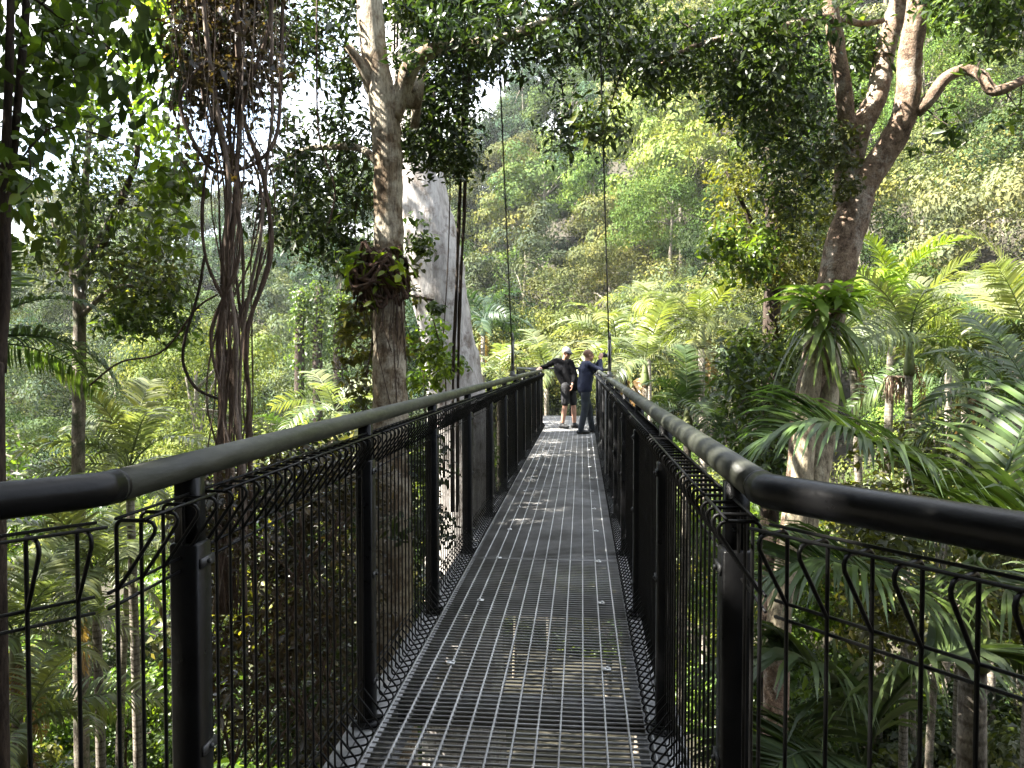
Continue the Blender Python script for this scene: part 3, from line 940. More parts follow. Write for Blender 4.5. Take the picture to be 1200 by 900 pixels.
# --- root ball and small climbers on that trunk
def leafy_plant(name, label, cat, C, rad, n, leaf, colr, mat='leaf', rng=rg, stems=None, stem_mat='vine', group=None, asp=.5, kw=None):
    b = np.asarray(C).mean(0)
    t = thing(name, label, cat, tuple(b), 0, group)
    if stems is not None:
        for P, r in stems:
            mb = MB(); mb.tube(np.asarray(P) - b, r, 6); mb.build('stem', M[stem_mat], t, True)
    V, T = clump_leaves(rng, np.asarray(C) - b, rad, n, leaf, asp=asp, oval=True, **(kw or {}))
    put('foliage', mesh_np('foliage', V, T), M[mat], t, color=colr)
    return t

b = at(448, 318, D1 - .05)
t = thing('epiphyte_root_ball', 'brown fibrous root ball wrapped round the mottled trunk at mid height', 'epiphyte', tuple(b))
mb = MB()
for k in range(95):
    az = rg.random() * 6.28; z = rg.uniform(-.26, .22); r0 = .18 + .13 * rg.random() * max(.15, 1 - abs(z + .02) * 3.4); a_t = rg.normal() * .10; a_p = rg.random() * 6.28
    P = []
    for q in range(8):
        a = az + (q - 3.5) * rg.uniform(.12, .3)
        P.append([math.cos(a) * r0 * 1.12 - .02, math.sin(a) * r0 * 1.08, z + .05 * math.sin(q * 1.1 + az) - .02 * q + a_t * math.sin(q * .9 + a_p)])
    mb.tube(smooth_path(P, 10), rg.uniform(.012, .03), 5)
mb.build('root_ball', M['root'], t, True)
mb = MB()
for k in range(40):
    az = rg.random() * 6.28
    p0 = np.array([math.cos(az) * .2 + .03, math.sin(az) * .2, -.1])
    L = rg.uniform(.4, 1.5)
    mb.tube(smooth_path([p0, p0 + [.03 * rg.normal(), .03 * rg.normal(), -L / 2], p0 + [.06 * rg.normal(), .06 * rg.normal(), -L]], 8), .005, 4)
mb.build('hanging_roots', M['vine'], t, kind='stuff')
V, T = clump_leaves(rg, [[-.2, -.1, .1], [-.3, 0, .0], [-.1, -.25, .05], [.15, -.2, -.1], [-.05, -.2, -.25], [-.35, -.1, .15], [.2, -.15, .1]], .24, 24, .13, asp=.42, oval=True)
put('foliage', mesh_np('foliage', V, T), M['leaf'], t, color=G['lime'])

# --- huge pale gum
D2 = 15.0
base2 = at(545, 640, D2); base2 = np.array([base2[0], base2[1], float(ground(base2[0], base2[1])) - .5])
P2 = smooth_path([base2, at(541, 560, D2), at(533, 447, D2), at(521, 380, D2), at(510, 315, D2), at(503, 270, D2), at(495, 225, D2), at(486, 150, D2), at(478, 60, D2), at(470, -60, D2), at(462, -250, D2)], 60)
near_tree('gum_tree', 'massive smooth pale grey gum trunk leaning left behind the mottled tree', 'tree', base2,
          [('trunk', P2, [.88, .66, .54, .51, .56, .52, .47, .41, .36, .30, .2])],
          M['bark_white'],
          [('crown', poly_pts(rg, [(350, -330), (640, -330), (640, -60), (350, -60)], 40, 13.5, 17), .9, 60, .2, G['grey'], M['leaf'], dict(flat=.7)), ('crown', np.stack([rg.uniform(-11.8, -8.4, 70), np.concatenate([rg.uniform(13.5, 18.5, 42), rg.uniform(9.6, 12.2, 28)]), rg.uniform(10.2, 11.8, 70)], 1), .85, 150, .18, G['grey'], M['leaf'], dict(flat=.6))], rg, 26, .025)  # second crown: unseen leaf clumps added to shade the far deck

# --- leafy climbers hanging round the gum
cl = poly_pts(rg, [(480, 250), (500, 245), (505, 290), (500, 315), (482, 300)], 7, 10.5, 11.5)
leafy_plant('climbing_plant', 'leafy sprays hanging between the mottled trunk and the pale gum', 'climbing plant', cl, .2, 40, .10, G['mid'], asp=.4)
cl = poly_pts(rg, [(478, 372), (505, 365), (540, 420), (530, 448), (486, 462), (474, 430)], 22, 9.6, 11.8)
leafy_plant('climbing_plant', 'bright green leafy climber at the foot of the pale gum, just above the handrail', 'climbing plant', cl, .2, 46, .10, (.10, .16, .03), asp=.5,
            stems=[(px_path([(500, 560, 10.6), (497, 450, 10.6), (490, 380, 10.5)], 8), .012), (px_path([(520, 560, 11), (522, 440, 11), (508, 375, 10.8)], 8), .010)])
cl = np.vstack([poly_pts(rg, [(400, 295), (440, 290), (432, 480), (405, 480)], 26, 8.8, 9.8), poly_pts(rg, [(472, 300), (484, 300), (482, 460), (474, 460)], 3, 8.7, 9)])
leafy_plant('climbing_plant', 'ragged olive climber hanging against the left side of the mottled trunk', 'climbing plant', cl, .2, 40, .10, G['olive'], asp=.45)
bl = px_path([(470, 345, 9.2), (490, 348, 9.2), (508, 352, 9.2)], 8)
leafy_plant('bare_branch', 'short dark dead branch crossing the pale gum', 'branch', poly_pts(rg, [(500, 350), (512, 350), (514, 366), (504, 366)], 3, 9.1, 9.3), .1, 20, .09, G['mid'], stems=[(bl, .018)], stem_mat='bark_dark')

# --- black hanging lianas in front of the gum
t = thing('hanging_liana', 'pair of black rope-like lianas hanging straight down in front of the pale gum', 'liana', tuple(at(541, 240, 10)))
o_ = at(541, 240, 10)
for dx, ph in ((-3, 0), (3, 1.5)):
    P = px_path([(549 + dx, -60, 9.6), (547 + dx, 60, 9.8), (544 + dx * .6, 160, 9.9), (541 + dx, 250, 10), (537 + dx * .7, 340, 10.1), (534 + dx, 440, 10.2), (533 + dx, 600, 10.2)], 40)
    mb = MB(); mb.tube(P - o_, .022 + .004 * np.sin(np.arange(40) * .7 + ph), 7, .08, rg); mb.build('stem', M['bark_dark'], t, True)
P = px_path([(528, 190, 12), (526, 280, 12.2), (522, 360, 12.3), (515, 450, 12.4)], 20) - o_
mb = MB(); mb.tube(P, .01, 5); mb.build('stem', M['bark_dark'], t, True)

# --- tall forked tree on the right
D3 = 9.0
b3 = at(908, 790, D3); base3 = np.array([b3[0], b3[1], float(ground(b3[0], b3[1])) - .4])
tr3 = smooth_path([base3, at(911, 760, D3), at(922, 660, D3), at(935, 575, D3), at(943, 500, D3), at(958, 420, D3), at(977, 340, D3), at(990, 280, D3), at(1006, 232, D3)], 44)
s2 = px_path([(926, 700, D3 - .12), (944, 620, D3 - .16), (962, 540, D3 - .14), (970, 470, D3 - .1), (975, 420, D3 - .04), (978, 360, D3)], 24)
rA = px_path([(1000, 246, D3), (1014, 214, D3), (1034, 184, D3), (1056, 145, D3 - .1), (1064, 110, D3 - .15), (1066, 66, D3 - .2), (1074, 15, D3 - .3), (1080, -60, D3 - .3), (1084, -200, D3)], 34)
rB = px_path([(998, 250, D3 + .05), (992, 222, D3 + .1), (996, 188, D3 + .15), (1008, 150, D3 + .15), (1028, 112, D3 + .2), (1036, 60, D3 + .3), (1052, 8, D3 + .3), (1062, -80, D3 + .4), (1070, -240, D3 + .5)], 30)
rC = px_path([(1000, 168, D3 + .1), (992, 140, D3), (989, 110, D3 - .1), (981, 55, D3 - .15), (972, 5, D3 - .2), (960, -60, D3 - .2), (940, -200, D3)], 26)
rD = px_path([(1072, 132, D3 - .15), (1090, 115, D3 - .25), (1108, 92, D3 - .3), (1130, 82, D3 - .3), (1150, 88, D3 - .4), (1163, 106, D3 - .45), (1182, 102, D3 - .5), (1206, 90, D3 - .5), (1260, 60, D3 - .6)], 32)
rE = px_path([(984, 24, D3 - .15), (960, 20, D3 - .3), (925, 30, D3 - .4), (880, 37, D3 - .5), (845, 45, D3 - .6), (800, 60, D3 - .6), (765, 82, D3 - .6)], 24)
rF = px_path([(990, 22, D3 - .1), (1010, 28, D3), (1035, 24, D3 + .1)], 8)
c1 = poly_pts(rg, [(742, 20), (800, 20), (860, 0), (960, -40), (960, 60), (950, 150), (900, 170), (850, 130), (800, 100), (750, 125)], 92, 7.9, 10.4)
c2 = poly_pts(rg, [(850, 100), (965, 90), (978, 150), (970, 250), (940, 300), (890, 230)], 56, 9.4, 11.2)
c3 = poly_pts(rg, [(1080, -60), (1230, -60), (1230, 60), (1180, 70), (1130, 55), (1090, 30)], 34, 7.5, 9.2)
c4 = poly_pts(rg, [(985, 30), (1030, 20), (1030, 100), (995, 130)], 12, 9.2, 10.2)
c5 = poly_pts(rg, [(1060, 110), (1120, 115), (1200, 130), (1190, 150), (1100, 170), (1070, 180)], 9, 8.0, 9.2)
c6 = poly_pts(rg, [(965, 150), (1000, 150), (1000, 230), (970, 240)], 16, 8.6, 9.1)
over3 = np.stack([rg.uniform(2.0, 5.0, 30), rg.uniform(6.0, 9.5, 30), rg.uniform(6.5, 9, 30)], 1)
over3 = np.array([p for p in over3 if proj(p)[1] < -30])
near_tree('rainforest_tree', 'tall brown tree forking into three limbs right of the walkway, staghorn fern on it', 'tree', base3,
          [('trunk', tr3, [.16, .14, .14, .14, .16, .18, .20, .20, .185]),
           ('branch', rA, [.16, .155, .15, .14, .135, .13, .12, .1, .08]), ('branch', rB, [.14, .15, .15, .13, .12, .12, .11, .09, .06]),
           ('branch', rC, [.10, .10, .095, .09, .085, .07, .05]), ('branch', rD, [.085, .075, .065, .06, .058, .062, .05, .045, .02]),
           ('branch', rE, [.045, .04, .045, .035, .03, .025, .015]), ('branch', rF, [.04, .035, .03])],
          M['bark_brown'],
          [('crown', c1, .36, 100, .095, G['dark'], M['leaf'], kw), ('crown', c2, .36, 62, .095, G['dark'], M['leaf'], kw),
           ('crown', np.vstack([c3, c4]), .36, 80, .10, G['mid'], M['leaf'], kw), ('crown', c5, .22, 24, .10, G['mid'], M['leaf'], kw),
           ('moss', c6, .16, 60, .07, G['olive'], M['leaf'], dict(twigs=False)),
           ('crown', over3, .8, 90, .17, G['mid'], M['leaf'], dict(flat=.6, asp=.5))], rg, 16, .045)
t3 = bpy.data.objects['rainforest_tree.001']
mb = MB(); mb.tube(s2 - base3, smooth_rad([.11, .13, .125, .12, .10, .05], 24), 14, .07, rg); mb.build('strangler_root', M['bark_cream'], t3, True, label='cream coloured strangling root down the lower trunk')
s3 = px_path([(905, 770, D3 - .2), (922, 670, D3 - .24), (938, 580, D3 - .26), (944, 500, D3 - .24), (952, 440, D3 - .18), (962, 380, D3 - .1)], 24)
mb = MB(); mb.tube(s3 - base3, smooth_rad([.13, .135, .12, .115, .10, .05], 24), 14, .07, rg); mb.build('strangler_root', M['bark_cream'], t3, True, label='cream coloured strangling root down the lower trunk')

# --- bird's nest / staghorn fern on it: each strap its own frond
def strap_mesh(L, W, e0, bend, seed, lobes=0):
    r_ = np.random.default_rng(seed); n = 9
    tt = np.linspace(0, 1, n); ang = np.radians(e0 - bend * tt)
    x = np.concatenate([[0], np.cumsum(np.cos(ang[:-1]) * L / (n - 1))]); z = np.concatenate([[0], np.cumsum(np.sin(ang[:-1]) * L / (n - 1))])
    V, Q = [], []
    for k in range(n):
        w = W * (.35 + .65 * math.sin(math.pi * min(1, tt[k] * .8 + .12))) * (1 + .25 * lobes * math.sin(k * 2.4)) * (1 if k < n - 1 else .15)
        V += [[x[k], -w / 2, z[k] + .12 * w], [x[k], 0, z[k] - .03 * W], [x[k], w / 2, z[k] + .12 * w]]
    for k in range(n - 1):
        for c in (0, 1): Q.append([3 * k + c, 3 * k + c + 1, 3 * k + 4 + c, 3 * k + 3 + c])
    return mesh_np('frond', V, None, Q, True)
ST = [strap_mesh(.66, .085, 35, 75, 1, 1), strap_mesh(.5, .10, 12, 85, 2, 1), strap_mesh(.7, .06, -20, 70, 3), strap_mesh(.9, .045, -50, 35, 4), strap_mesh(.42, .10, 55, 60, 5, 1)]
pf = at(968, 358, D3 - .3)
t = thing('staghorn_fern', 'bright green staghorn fern with hanging straps on the right-hand brown trunk', 'fern', tuple(pf))
for k in range(96):
    m = ST[[0, 1, 4, 0, 1, 2, 3, 3, 2][k % 9]]
    hang = k % 9 >= 5
    o = put('frond', m, M['leaf'], t)
    az = rg.uniform(-3.9, .8) if not hang else rg.uniform(-3.6, .5)
    o.rotation_euler = (.3 * rg.normal(), 0, az)
    o.location = (rg.uniform(-.18, .18), rg.uniform(-.1, .12), rg.uniform(-.1, .14) - (.18 if hang else 0))
    s_ = rg.uniform(.7, 1.15); o.scale = (s_, s_, s_)
    o.color = (*(np.array((.15, .23, .04) if not hang else (.10, .15, .04)) * rg.uniform(.6, 1.2)), 1)

# --- vine draped tree filling the gap left of that trunk
D4 = 12.0
b4 = at(905, 560, D4); b4 = np.array([b4[0], b4[1], float(ground(b4[0], b4[1])) - .3])
ca = poly_pts(rg, [(835, 130), (960, 150), (975, 300), (950, 420), (900, 400), (862, 330), (850, 240)], 110, 10.6, 13.2)
cb = poly_pts(rg, [(845, 400), (930, 380), (945, 480), (935, 560), (870, 560), (835, 520), (850, 460)], 84, 10.2, 12.6)
cc = poly_pts(rg, [(830, 250), (900, 280), (900, 330), (840, 330)], 16, 10.2, 11.5)
near_tree('vine_draped_tree', 'olive vine-draped tree hanging like a curtain left of the brown forked tree', 'tree', b4,
          [('trunk', smooth_path([b4, at(903, 420, D4), at(908, 300, D4), at(900, 180, D4), at(905, 60, D4)], 24), [.16, .13, .11, .09, .05]),
           ('branch', px_path([(906, 330, D4), (880, 260, D4 - .4), (850, 200, D4 - .6)], 10), [.06, .04, .02])],
          M['bark_dark'],
          [('crown', ca, .42, 110, .082, (.085, .095, .03), M['leaf'], kw), ('crown', cb, .40, 60, .12, G['mid'], M['leaf'], kw),
           ('crown', cc, .3, 60, .12, G['fresh'], M['leaf'], kw)], rg)

# --- far left pair of dark stems with broad leaves
D5 = 5.2
b5 = at(2, 470, D5); b5 = np.array([b5[0] - .1, b5[1], float(ground(b5[0], b5[1])) - .3])
q1 = smooth_path([b5, at(-2, 560, D5), at(0, 430, D5), at(6, 330, D5), at(6, 235, D5), at(8, 150, D5), at(12, 40, D5), at(12, -120, D5)], 34)
q2 = px_path([(7, 250, D5 + .04), (16, 175, D5 + .06), (23, 95, D5 + .06), (30, 20, D5 + .06), (36, -120, D5)], 20)
br = px_path([(14, 200, D5), (60, 150, D5 + .1), (110, 156, D5 + .2), (150, 172, D5 + .3)], 14)
br2 = px_path([(30, -10, D5), (70, 20, D5), (120, 50, D5 + .2), (150, 75, D5 + .2)], 14)
lf = np.vstack([poly_pts(rg, [(30, -20), (150, -20), (140, 50), (90, 90), (40, 60)], 46, 4.7, 5.8),
                poly_pts(rg, [(30, 60), (100, 80), (80, 160), (35, 170)], 20, 4.8, 5.6),
                poly_pts(rg, [(15, 170), (58, 160), (50, 210), (18, 260)], 12, 4.8, 5.5)])
near_tree('broad_leaved_tree', 'two slim dark stems with broad hanging leaves at the far left edge', 'tree', b5,
          [('trunk', q1, [.06, .045, .04, .036, .034, .03, .026, .02]), ('branch', q2, [.022, .028, .026, .026, .02]),
           ('branch', br, [.008, .007, .006, .004]), ('branch', br2, [.012, .01, .008, .005])],
          M['bark_dark'], [('crown', lf, .18, 9, .082, G['fresh'], M['leaf'], dict(asp=.6, up=.2, down=.6, oval=True))], rg, 10, .05, twig_r=.008)

# --- yellow-green leaves, backlight put into their colour, and the crooked dark branch
D6 = 10.8
b6 = at(92, 750, 11.75); b6 = np.array([b6[0], b6[1], float(ground(b6[0], b6[1])) - .2])
cr = smooth_path([b6, at(92, 560, 11.75), at(93, 420, 11.7), at(95, 330, 11.6), at(104, 305, 11.3), at(122, 284, 11.1), at(135, 250, D6), at(155, 203, D6), at(161, 170, D6), at(150, 118, D6), at(126, 58, D6 - .1), at(118, -40, D6 - .2)], 60)
lf = np.vstack([poly_pts(rg, [(140, -20), (215, -20), (215, 60), (205, 225), (165, 230), (155, 120)], 62, 9.4, 11.4), poly_pts(rg, [(90, 100), (130, 90), (125, 135), (92, 140)], 8, 10, 11)])
lf2 = poly_pts(rg, [(170, 190), (235, 185), (230, 235), (185, 245)], 14, 9, 10.2)
lf3 = poly_pts(rg, [(125, 255), (215, 250), (215, 300), (130, 300)], 18, 10, 11)
near_tree('slender_tree', 'crooked thin dark stem with yellow-green leaves coloured as if backlit near the left edge', 'tree', b6,
          [('trunk', cr, [.05, .05, .045, .045, .05, .052, .046, .044, .04, .035, .026, .016])],
          M['bark_dark'],
          [('crown', lf, .30, 18, .115, G['lime'], M['leaf'], dict(asp=.62, up=.3, oval=True)), ('crown', lf2, .24, 10, .15, G['fresh'], M['leaf'], dict(asp=.7, up=.5, oval=True)),
           ('crown', lf3, .3, 8, .15, G['fresh'], M['leaf'], dict(asp=.6, up=.5))], rg, 9, .06, twig_r=.006)

# --- slim pale trunk with grey-green crown
D7 = 11.5
b7 = at(93, 752, D7)
b7 = np.array([b7[0], b7[1], float(ground(b7[0], b7[1])) - .3])
tk = smooth_path([b7, at(93, 700, D7), at(92, 560, D7), at(93, 420, D7), at(94, 330, D7), at(98, 240, D7), at(104, 160, D7), at(110, 90, D7)], 40)
k1 = px_path([(94, 330, D7), (120, 270, D7 - .2), (150, 220, D7 - .3)], 10)
k2 = px_path([(94, 345, D7), (70, 290, D7 + .2), (55, 230, D7 + .2)], 10)
k3 = px_path([(93, 372, D7), (140, 335, D7 - .3), (200, 352, D7 - .4)], 12)
lf = np.vstack([poly_pts(rg, [(95, 115), (130, 110), (160, 150), (195, 210), (225, 300), (215, 345), (120, 350), (45, 330), (40, 290), (75, 250), (80, 190)], 130, 10.4, 12.8)])
lfb = poly_pts(rg, [(110, 330), (230, 330), (225, 400), (130, 395)], 34, 10.2, 12)
near_tree('slender_tree', 'slim pale straight trunk with an airy grey-green crown, left of the hanging lianas', 'tree', b7,
          [('trunk', tk, [.12, .10, .095, .09, .085, .06, .04, .02]), ('branch', k1, [.04, .03, .015]), ('branch', k2, [.04, .03, .015]), ('branch', k3, [.04, .03, .015])],
          M['bark_slim'], [('crown', lf, .42, 34, .10, G['grey'], M['leaf'], dict(asp=.5)), ('crown', lfb, .36, 50, .11, G['mid'], M['leaf'], dict(asp=.5))], rg, 12, .04, twig_r=.012)

# --- curtain of lianas
D8 = 7.0
o8 = at(270, 500, D8)
t = thing('liana_curtain', 'tangle of brown lianas twisting down in a column left of the mottled tree', 'liana', tuple(o8))
for k in range(22):
    x0 = 272 + rg.normal() * 30; x1 = 271 + rg.normal() * 12; x2 = 270 + rg.normal() * 11
    if k > 15: x0, x1, x2 = rg.uniform(215, 330), rg.uniform(225, 320), rg.uniform(240, 300)
    dz = rg.normal() * .25
    pts = []
    for y, xx in ((-80, x0), (30, x0 * .8 + x1 * .2), (120, x0 * .5 + x1 * .5), (210, x1), (300, x1 * .8 + x2 * .2), (390, x2), (470, x2 + rg.normal() * 2), (560, x2 + rg.normal() * 4), (720, x2 + rg.normal() * 8)):
        pts.append((xx + rg.normal() * 4.5, y, D8 + dz + rg.normal() * .05))
    P = px_path(pts, 54)
    r = rg.choice([.007, .010, .015, .022], p=[.38, .32, .2, .1])
    mb = MB(); mb.tube(P - o8, r * (1 + .15 * np.sin(np.arange(54) * rg.uniform(.3, .9))), 6, .08, rg)
    mb.build('stem', M['vine'] if rg.random() < .75 else M['vine_pale'], t, True)
# fine aerial roots up high
mb = MB()
for k in range(150):
    x0 = rg.uniform(200, 335); y0 = rg.uniform(-80, 60); L = rg.uniform(60, 260); d0 = D8 + rg.uniform(-.6, .9)
    mb.tube(px_path([(x0, y0, d0), (x0 + rg.normal() * 7, y0 + L / 2, d0), (x0 + rg.normal() * 12, y0 + L, d0)], 8) - o8, .0028, 3, cap=False)
mb.build('aerial_roots', M['vine_pale'], t, kind='stuff')
lf = poly_pts(rg, [(205, -60), (335, -60), (330, 70), (300, 120), (250, 130), (212, 100)], 70, 6.6, 7.9)
V, T = clump_leaves(rg, lf - o8, .28, 44, .085, asp=.42)
put('foliage', mesh_np('foliage', V, T), M['leaf_dark'], t, color=(.05, .036, .026))
lf = poly_pts(rg, [(205, 60), (300, 100), (300, 200), (262, 230), (225, 200)], 34, 6.6, 7.9)
V, T = clump_leaves(rg, lf - o8, .25, 16, .08, asp=.42)
put('foliage', mesh_np('foliage', V, T), M['leaf'], t, color=(.07, .05, .035))

# separate looping lianas
def liana(label, pts, r, mat, n=30):
    P = px_path(pts, n); o = P[0]
    mb = MB(); mb.tube(P - o, r, 7, .07, rg)
    ob = mb.build('liana', M[mat], None, True); ob.location = o
    tag(ob, label, 'liana')
liana('thick liana looping in a hook left of the liana column', [(246, 68, 6.7), (232, 82, 6.7), (212, 111, 6.7), (216, 142, 6.7), (236, 182, 6.7), (250, 199, 6.8), (270, 201, 6.8), (298, 192, 6.8), (318, 172, 6.8), (327, 140, 6.9), (330, 60, 7), (332, -60, 7)], .017, 'vine', 60)
liana('straight pale liana hanging just right of the liana column', [(320, -60, 6.9), (318, 40, 6.9), (319, 130, 6.9), (312, 200, 6.9), (305, 280, 6.9), (293, 340, 6.95), (282, 420, 7), (280, 560, 7)], .015, 'vine_pale', 40)
liana('thin dark liana bowing out to the left low on the column', [(240, 300, 7), (232, 345, 7), (216, 400, 7), (216, 430, 7), (230, 455, 7), (252, 466, 7), (262, 468, 7)], .014, 'bark_dark', 30)
liana('crooked liana rising to the right from the middle of the column', [(262, 470, 7.1), (276, 400, 7.1), (284, 365, 7.1), (296, 345, 7.1), (302, 320, 7.1), (308, 290, 7.1)], .016, 'vine', 30)
liana('thin horizontal liana crossing to the left of the column', [(255, 345, 7.4), (230, 362, 7.4), (190, 412, 7.5), (140, 425, 7.6), (105, 452, 7.7)], .010, 'vine', 24)
liana('long thin liana dropping from the canopy left of the mottled trunk', [(372, -40, 8), (371, 60, 8), (374, 160, 8.1), (392, 220, 8.2), (386, 262, 8.2)], .010, 'vine', 24)

# --- dark tangle of climbers below the left railing
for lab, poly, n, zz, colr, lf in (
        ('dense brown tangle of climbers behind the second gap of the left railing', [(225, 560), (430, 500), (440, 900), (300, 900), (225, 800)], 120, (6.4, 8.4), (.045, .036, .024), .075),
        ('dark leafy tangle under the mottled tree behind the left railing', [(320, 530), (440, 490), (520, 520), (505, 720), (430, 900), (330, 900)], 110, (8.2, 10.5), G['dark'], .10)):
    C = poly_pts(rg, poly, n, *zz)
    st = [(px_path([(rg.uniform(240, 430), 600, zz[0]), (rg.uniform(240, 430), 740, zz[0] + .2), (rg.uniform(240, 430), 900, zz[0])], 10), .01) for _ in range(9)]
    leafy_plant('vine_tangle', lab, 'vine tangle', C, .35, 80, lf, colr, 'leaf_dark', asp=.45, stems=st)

# --- creeper-covered stumps down in the valley
for lab, px, y0, y1, w in (('bright green creeper-covered trunk in the valley, leftmost of three green columns', 351, 342, 425, .55), ('broad dark green creeper-covered trunk in the valley, middle of three green columns', 372, 336, 425, .8),
                           ('narrow creeper-covered trunk in the valley, rightmost of three green columns', 396, 346, 428, .5)):
    Dd = 40.0
    b_ = at(px, 470, Dd); b_ = np.array([b_[0], b_[1], float(ground(b_[0], b_[1])) - .3])
    Pp = smooth_path([b_, at(px, y1, Dd), at(px + 2, y0, Dd)], 30)
    C = np.repeat(Pp[3:], 2, 0) + rg.normal(size=(54, 3)) * .12
    near_tree('creeper_covered_tree', lab, 'tree', b_, [('trunk', Pp, [.3, .25, .2])], M['bark_dark'],
              [('creeper', C, w * (.8 + .4 * rg.random(54)), 60, .16, G['fresh'] if w < .7 else G['mid'], M['leaf'], dict(twigs=False, nd=1.2, up=.2))], rg)

# ================================================================== PALMS
def near_palm(label, o_px, fronds, leaf, wid, colr, seed, nl=46):
    o = at(*o_px)
    g = float(ground(o[0], o[1]))
    t = thing('palm_tree', label, 'palm tree', (o[0], o[1], g))
    b = np.array([o[0], o[1], g])
    mb = MB(); mb.tube(smooth_path([[.1, .1, -.4], [.03, .02, (o[2] - g) * .5], [0, 0, o[2] - g - .55]], 12), np.linspace(.12, .07, 12), 12); mb.build('trunk', M['palm_trunk'], t, True)
    mb = MB(); mb.tube(smooth_path([[0, 0, o[2] - g - .62], [0, 0, o[2] - g - .3], [0, 0, o[2] - g + .03]], 8), np.array([.085, .09, .085, .075, .065, .055, .045, .03]), 12); mb.build('crownshaft', M['shaft'], t, True)
    r_ = np.random.default_rng(seed)
    for pts, roll, droop, kl in fronds:
        P = smooth_path([o] + [at(*p) for p in pts], 28) - b
        f = frond_on_path(P, r_, int(nl * kl), leaf * (.9 + .2 * r_.random()), wid, roll, droop, .10, 4)
        f.build('frond', M['frond'], t, color=tuple(np.array(colr) * (.85 + .35 * r_.random())))
    return t
near_palm('big palm close behind the right railing with one long frond arching left over the handrail', (1142, 655, 4.3),
          [([(1085, 552, 4.2), (1013, 514, 4.1), (955, 494, 4.1), (896, 512, 4.2)], .25, .55, 1.25),
           ([(1172, 570, 4.3), (1196, 510, 4.4), (1215, 455, 4.6)], .15, .35, .6),
           ([(1190, 610, 4.0), (1240, 590, 3.8), (1300, 600, 3.7)], .3, .45, .6),
           ([(1070, 690, 4.0), (1000, 665, 3.9), (945, 655, 3.9), (890, 680, 4.0)], .2, .55, 1.1),
           ([(1180, 690, 4.0), (1230, 720, 3.9), (1290, 780, 3.8)], .2, .6, 1.0)], .60, .027, (.062, .105, .034), 5, 62)
near_palm('low palm under the right railing with broad drooping grey-green fronds', (1010, 905, 3.7),
          [([(1035, 830, 3.6), (1085, 778, 3.5), (1150, 762, 3.5), (1225, 790, 3.5)], .15, .8, 1.1),
           ([(985, 820, 3.8), (945, 778, 3.8), (905, 772, 3.9), (862, 815, 4.0)], -.1, .8, 1.05),
           ([(960, 880, 3.5), (920, 890, 3.4), (880, 930, 3.4)], .1, .7, .9)], .62, .036, (.066, .098, .046), 6, 56)
near_palm('fine-leaved palm at the right edge below the handrail', (1250, 720, 5.0),
          [([(1200, 640, 5), (1140, 600, 5), (1080, 612, 5)], .3, .5, 1.1), ([(1230, 640, 5.4), (1190, 590, 5.8), (1150, 575, 6.2)], .2, .5, 1.0)], .44, .028, G['palm'], 7)

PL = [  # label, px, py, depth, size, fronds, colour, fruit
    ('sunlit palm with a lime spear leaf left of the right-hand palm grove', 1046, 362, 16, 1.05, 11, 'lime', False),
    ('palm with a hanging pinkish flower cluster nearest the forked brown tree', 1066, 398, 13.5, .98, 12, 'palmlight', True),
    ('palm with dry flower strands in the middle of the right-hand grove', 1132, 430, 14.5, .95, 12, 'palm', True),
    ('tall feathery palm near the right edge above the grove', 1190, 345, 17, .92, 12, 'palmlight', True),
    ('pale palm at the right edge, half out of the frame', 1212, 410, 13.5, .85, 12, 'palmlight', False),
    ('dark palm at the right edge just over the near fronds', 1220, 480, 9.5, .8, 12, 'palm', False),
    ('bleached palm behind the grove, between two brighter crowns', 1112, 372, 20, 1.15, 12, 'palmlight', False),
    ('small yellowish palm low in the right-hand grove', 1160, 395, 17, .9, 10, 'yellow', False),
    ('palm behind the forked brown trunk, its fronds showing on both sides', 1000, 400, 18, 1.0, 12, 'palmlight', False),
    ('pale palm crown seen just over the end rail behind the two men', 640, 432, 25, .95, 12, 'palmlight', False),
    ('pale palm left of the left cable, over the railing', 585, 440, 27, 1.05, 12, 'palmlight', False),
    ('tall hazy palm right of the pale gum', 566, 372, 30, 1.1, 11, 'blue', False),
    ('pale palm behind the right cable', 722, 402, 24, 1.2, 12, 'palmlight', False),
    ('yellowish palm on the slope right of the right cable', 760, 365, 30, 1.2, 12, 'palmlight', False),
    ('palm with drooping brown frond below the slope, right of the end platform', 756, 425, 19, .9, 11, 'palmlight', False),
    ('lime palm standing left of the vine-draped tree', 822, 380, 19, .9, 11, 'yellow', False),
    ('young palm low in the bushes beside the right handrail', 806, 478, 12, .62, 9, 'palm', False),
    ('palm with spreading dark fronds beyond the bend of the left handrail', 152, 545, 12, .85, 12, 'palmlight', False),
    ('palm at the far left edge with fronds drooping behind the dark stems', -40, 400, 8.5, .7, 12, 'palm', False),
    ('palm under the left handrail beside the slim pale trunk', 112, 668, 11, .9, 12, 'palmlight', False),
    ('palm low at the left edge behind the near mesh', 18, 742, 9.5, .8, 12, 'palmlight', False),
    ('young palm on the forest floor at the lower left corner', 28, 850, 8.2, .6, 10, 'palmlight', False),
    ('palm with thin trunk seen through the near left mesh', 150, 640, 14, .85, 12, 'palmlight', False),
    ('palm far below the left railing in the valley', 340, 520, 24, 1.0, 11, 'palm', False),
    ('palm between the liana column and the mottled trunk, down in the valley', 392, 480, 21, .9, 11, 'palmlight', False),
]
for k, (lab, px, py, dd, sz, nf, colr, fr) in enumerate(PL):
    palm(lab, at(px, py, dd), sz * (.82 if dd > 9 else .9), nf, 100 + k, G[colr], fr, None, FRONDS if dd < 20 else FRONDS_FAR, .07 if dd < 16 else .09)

# ================================================================== FOREST
def in_view(p, m=150):
    x, y, z = proj(p)
    return z > 1 and -m < x < 1200 + m and -400 < y < 1100

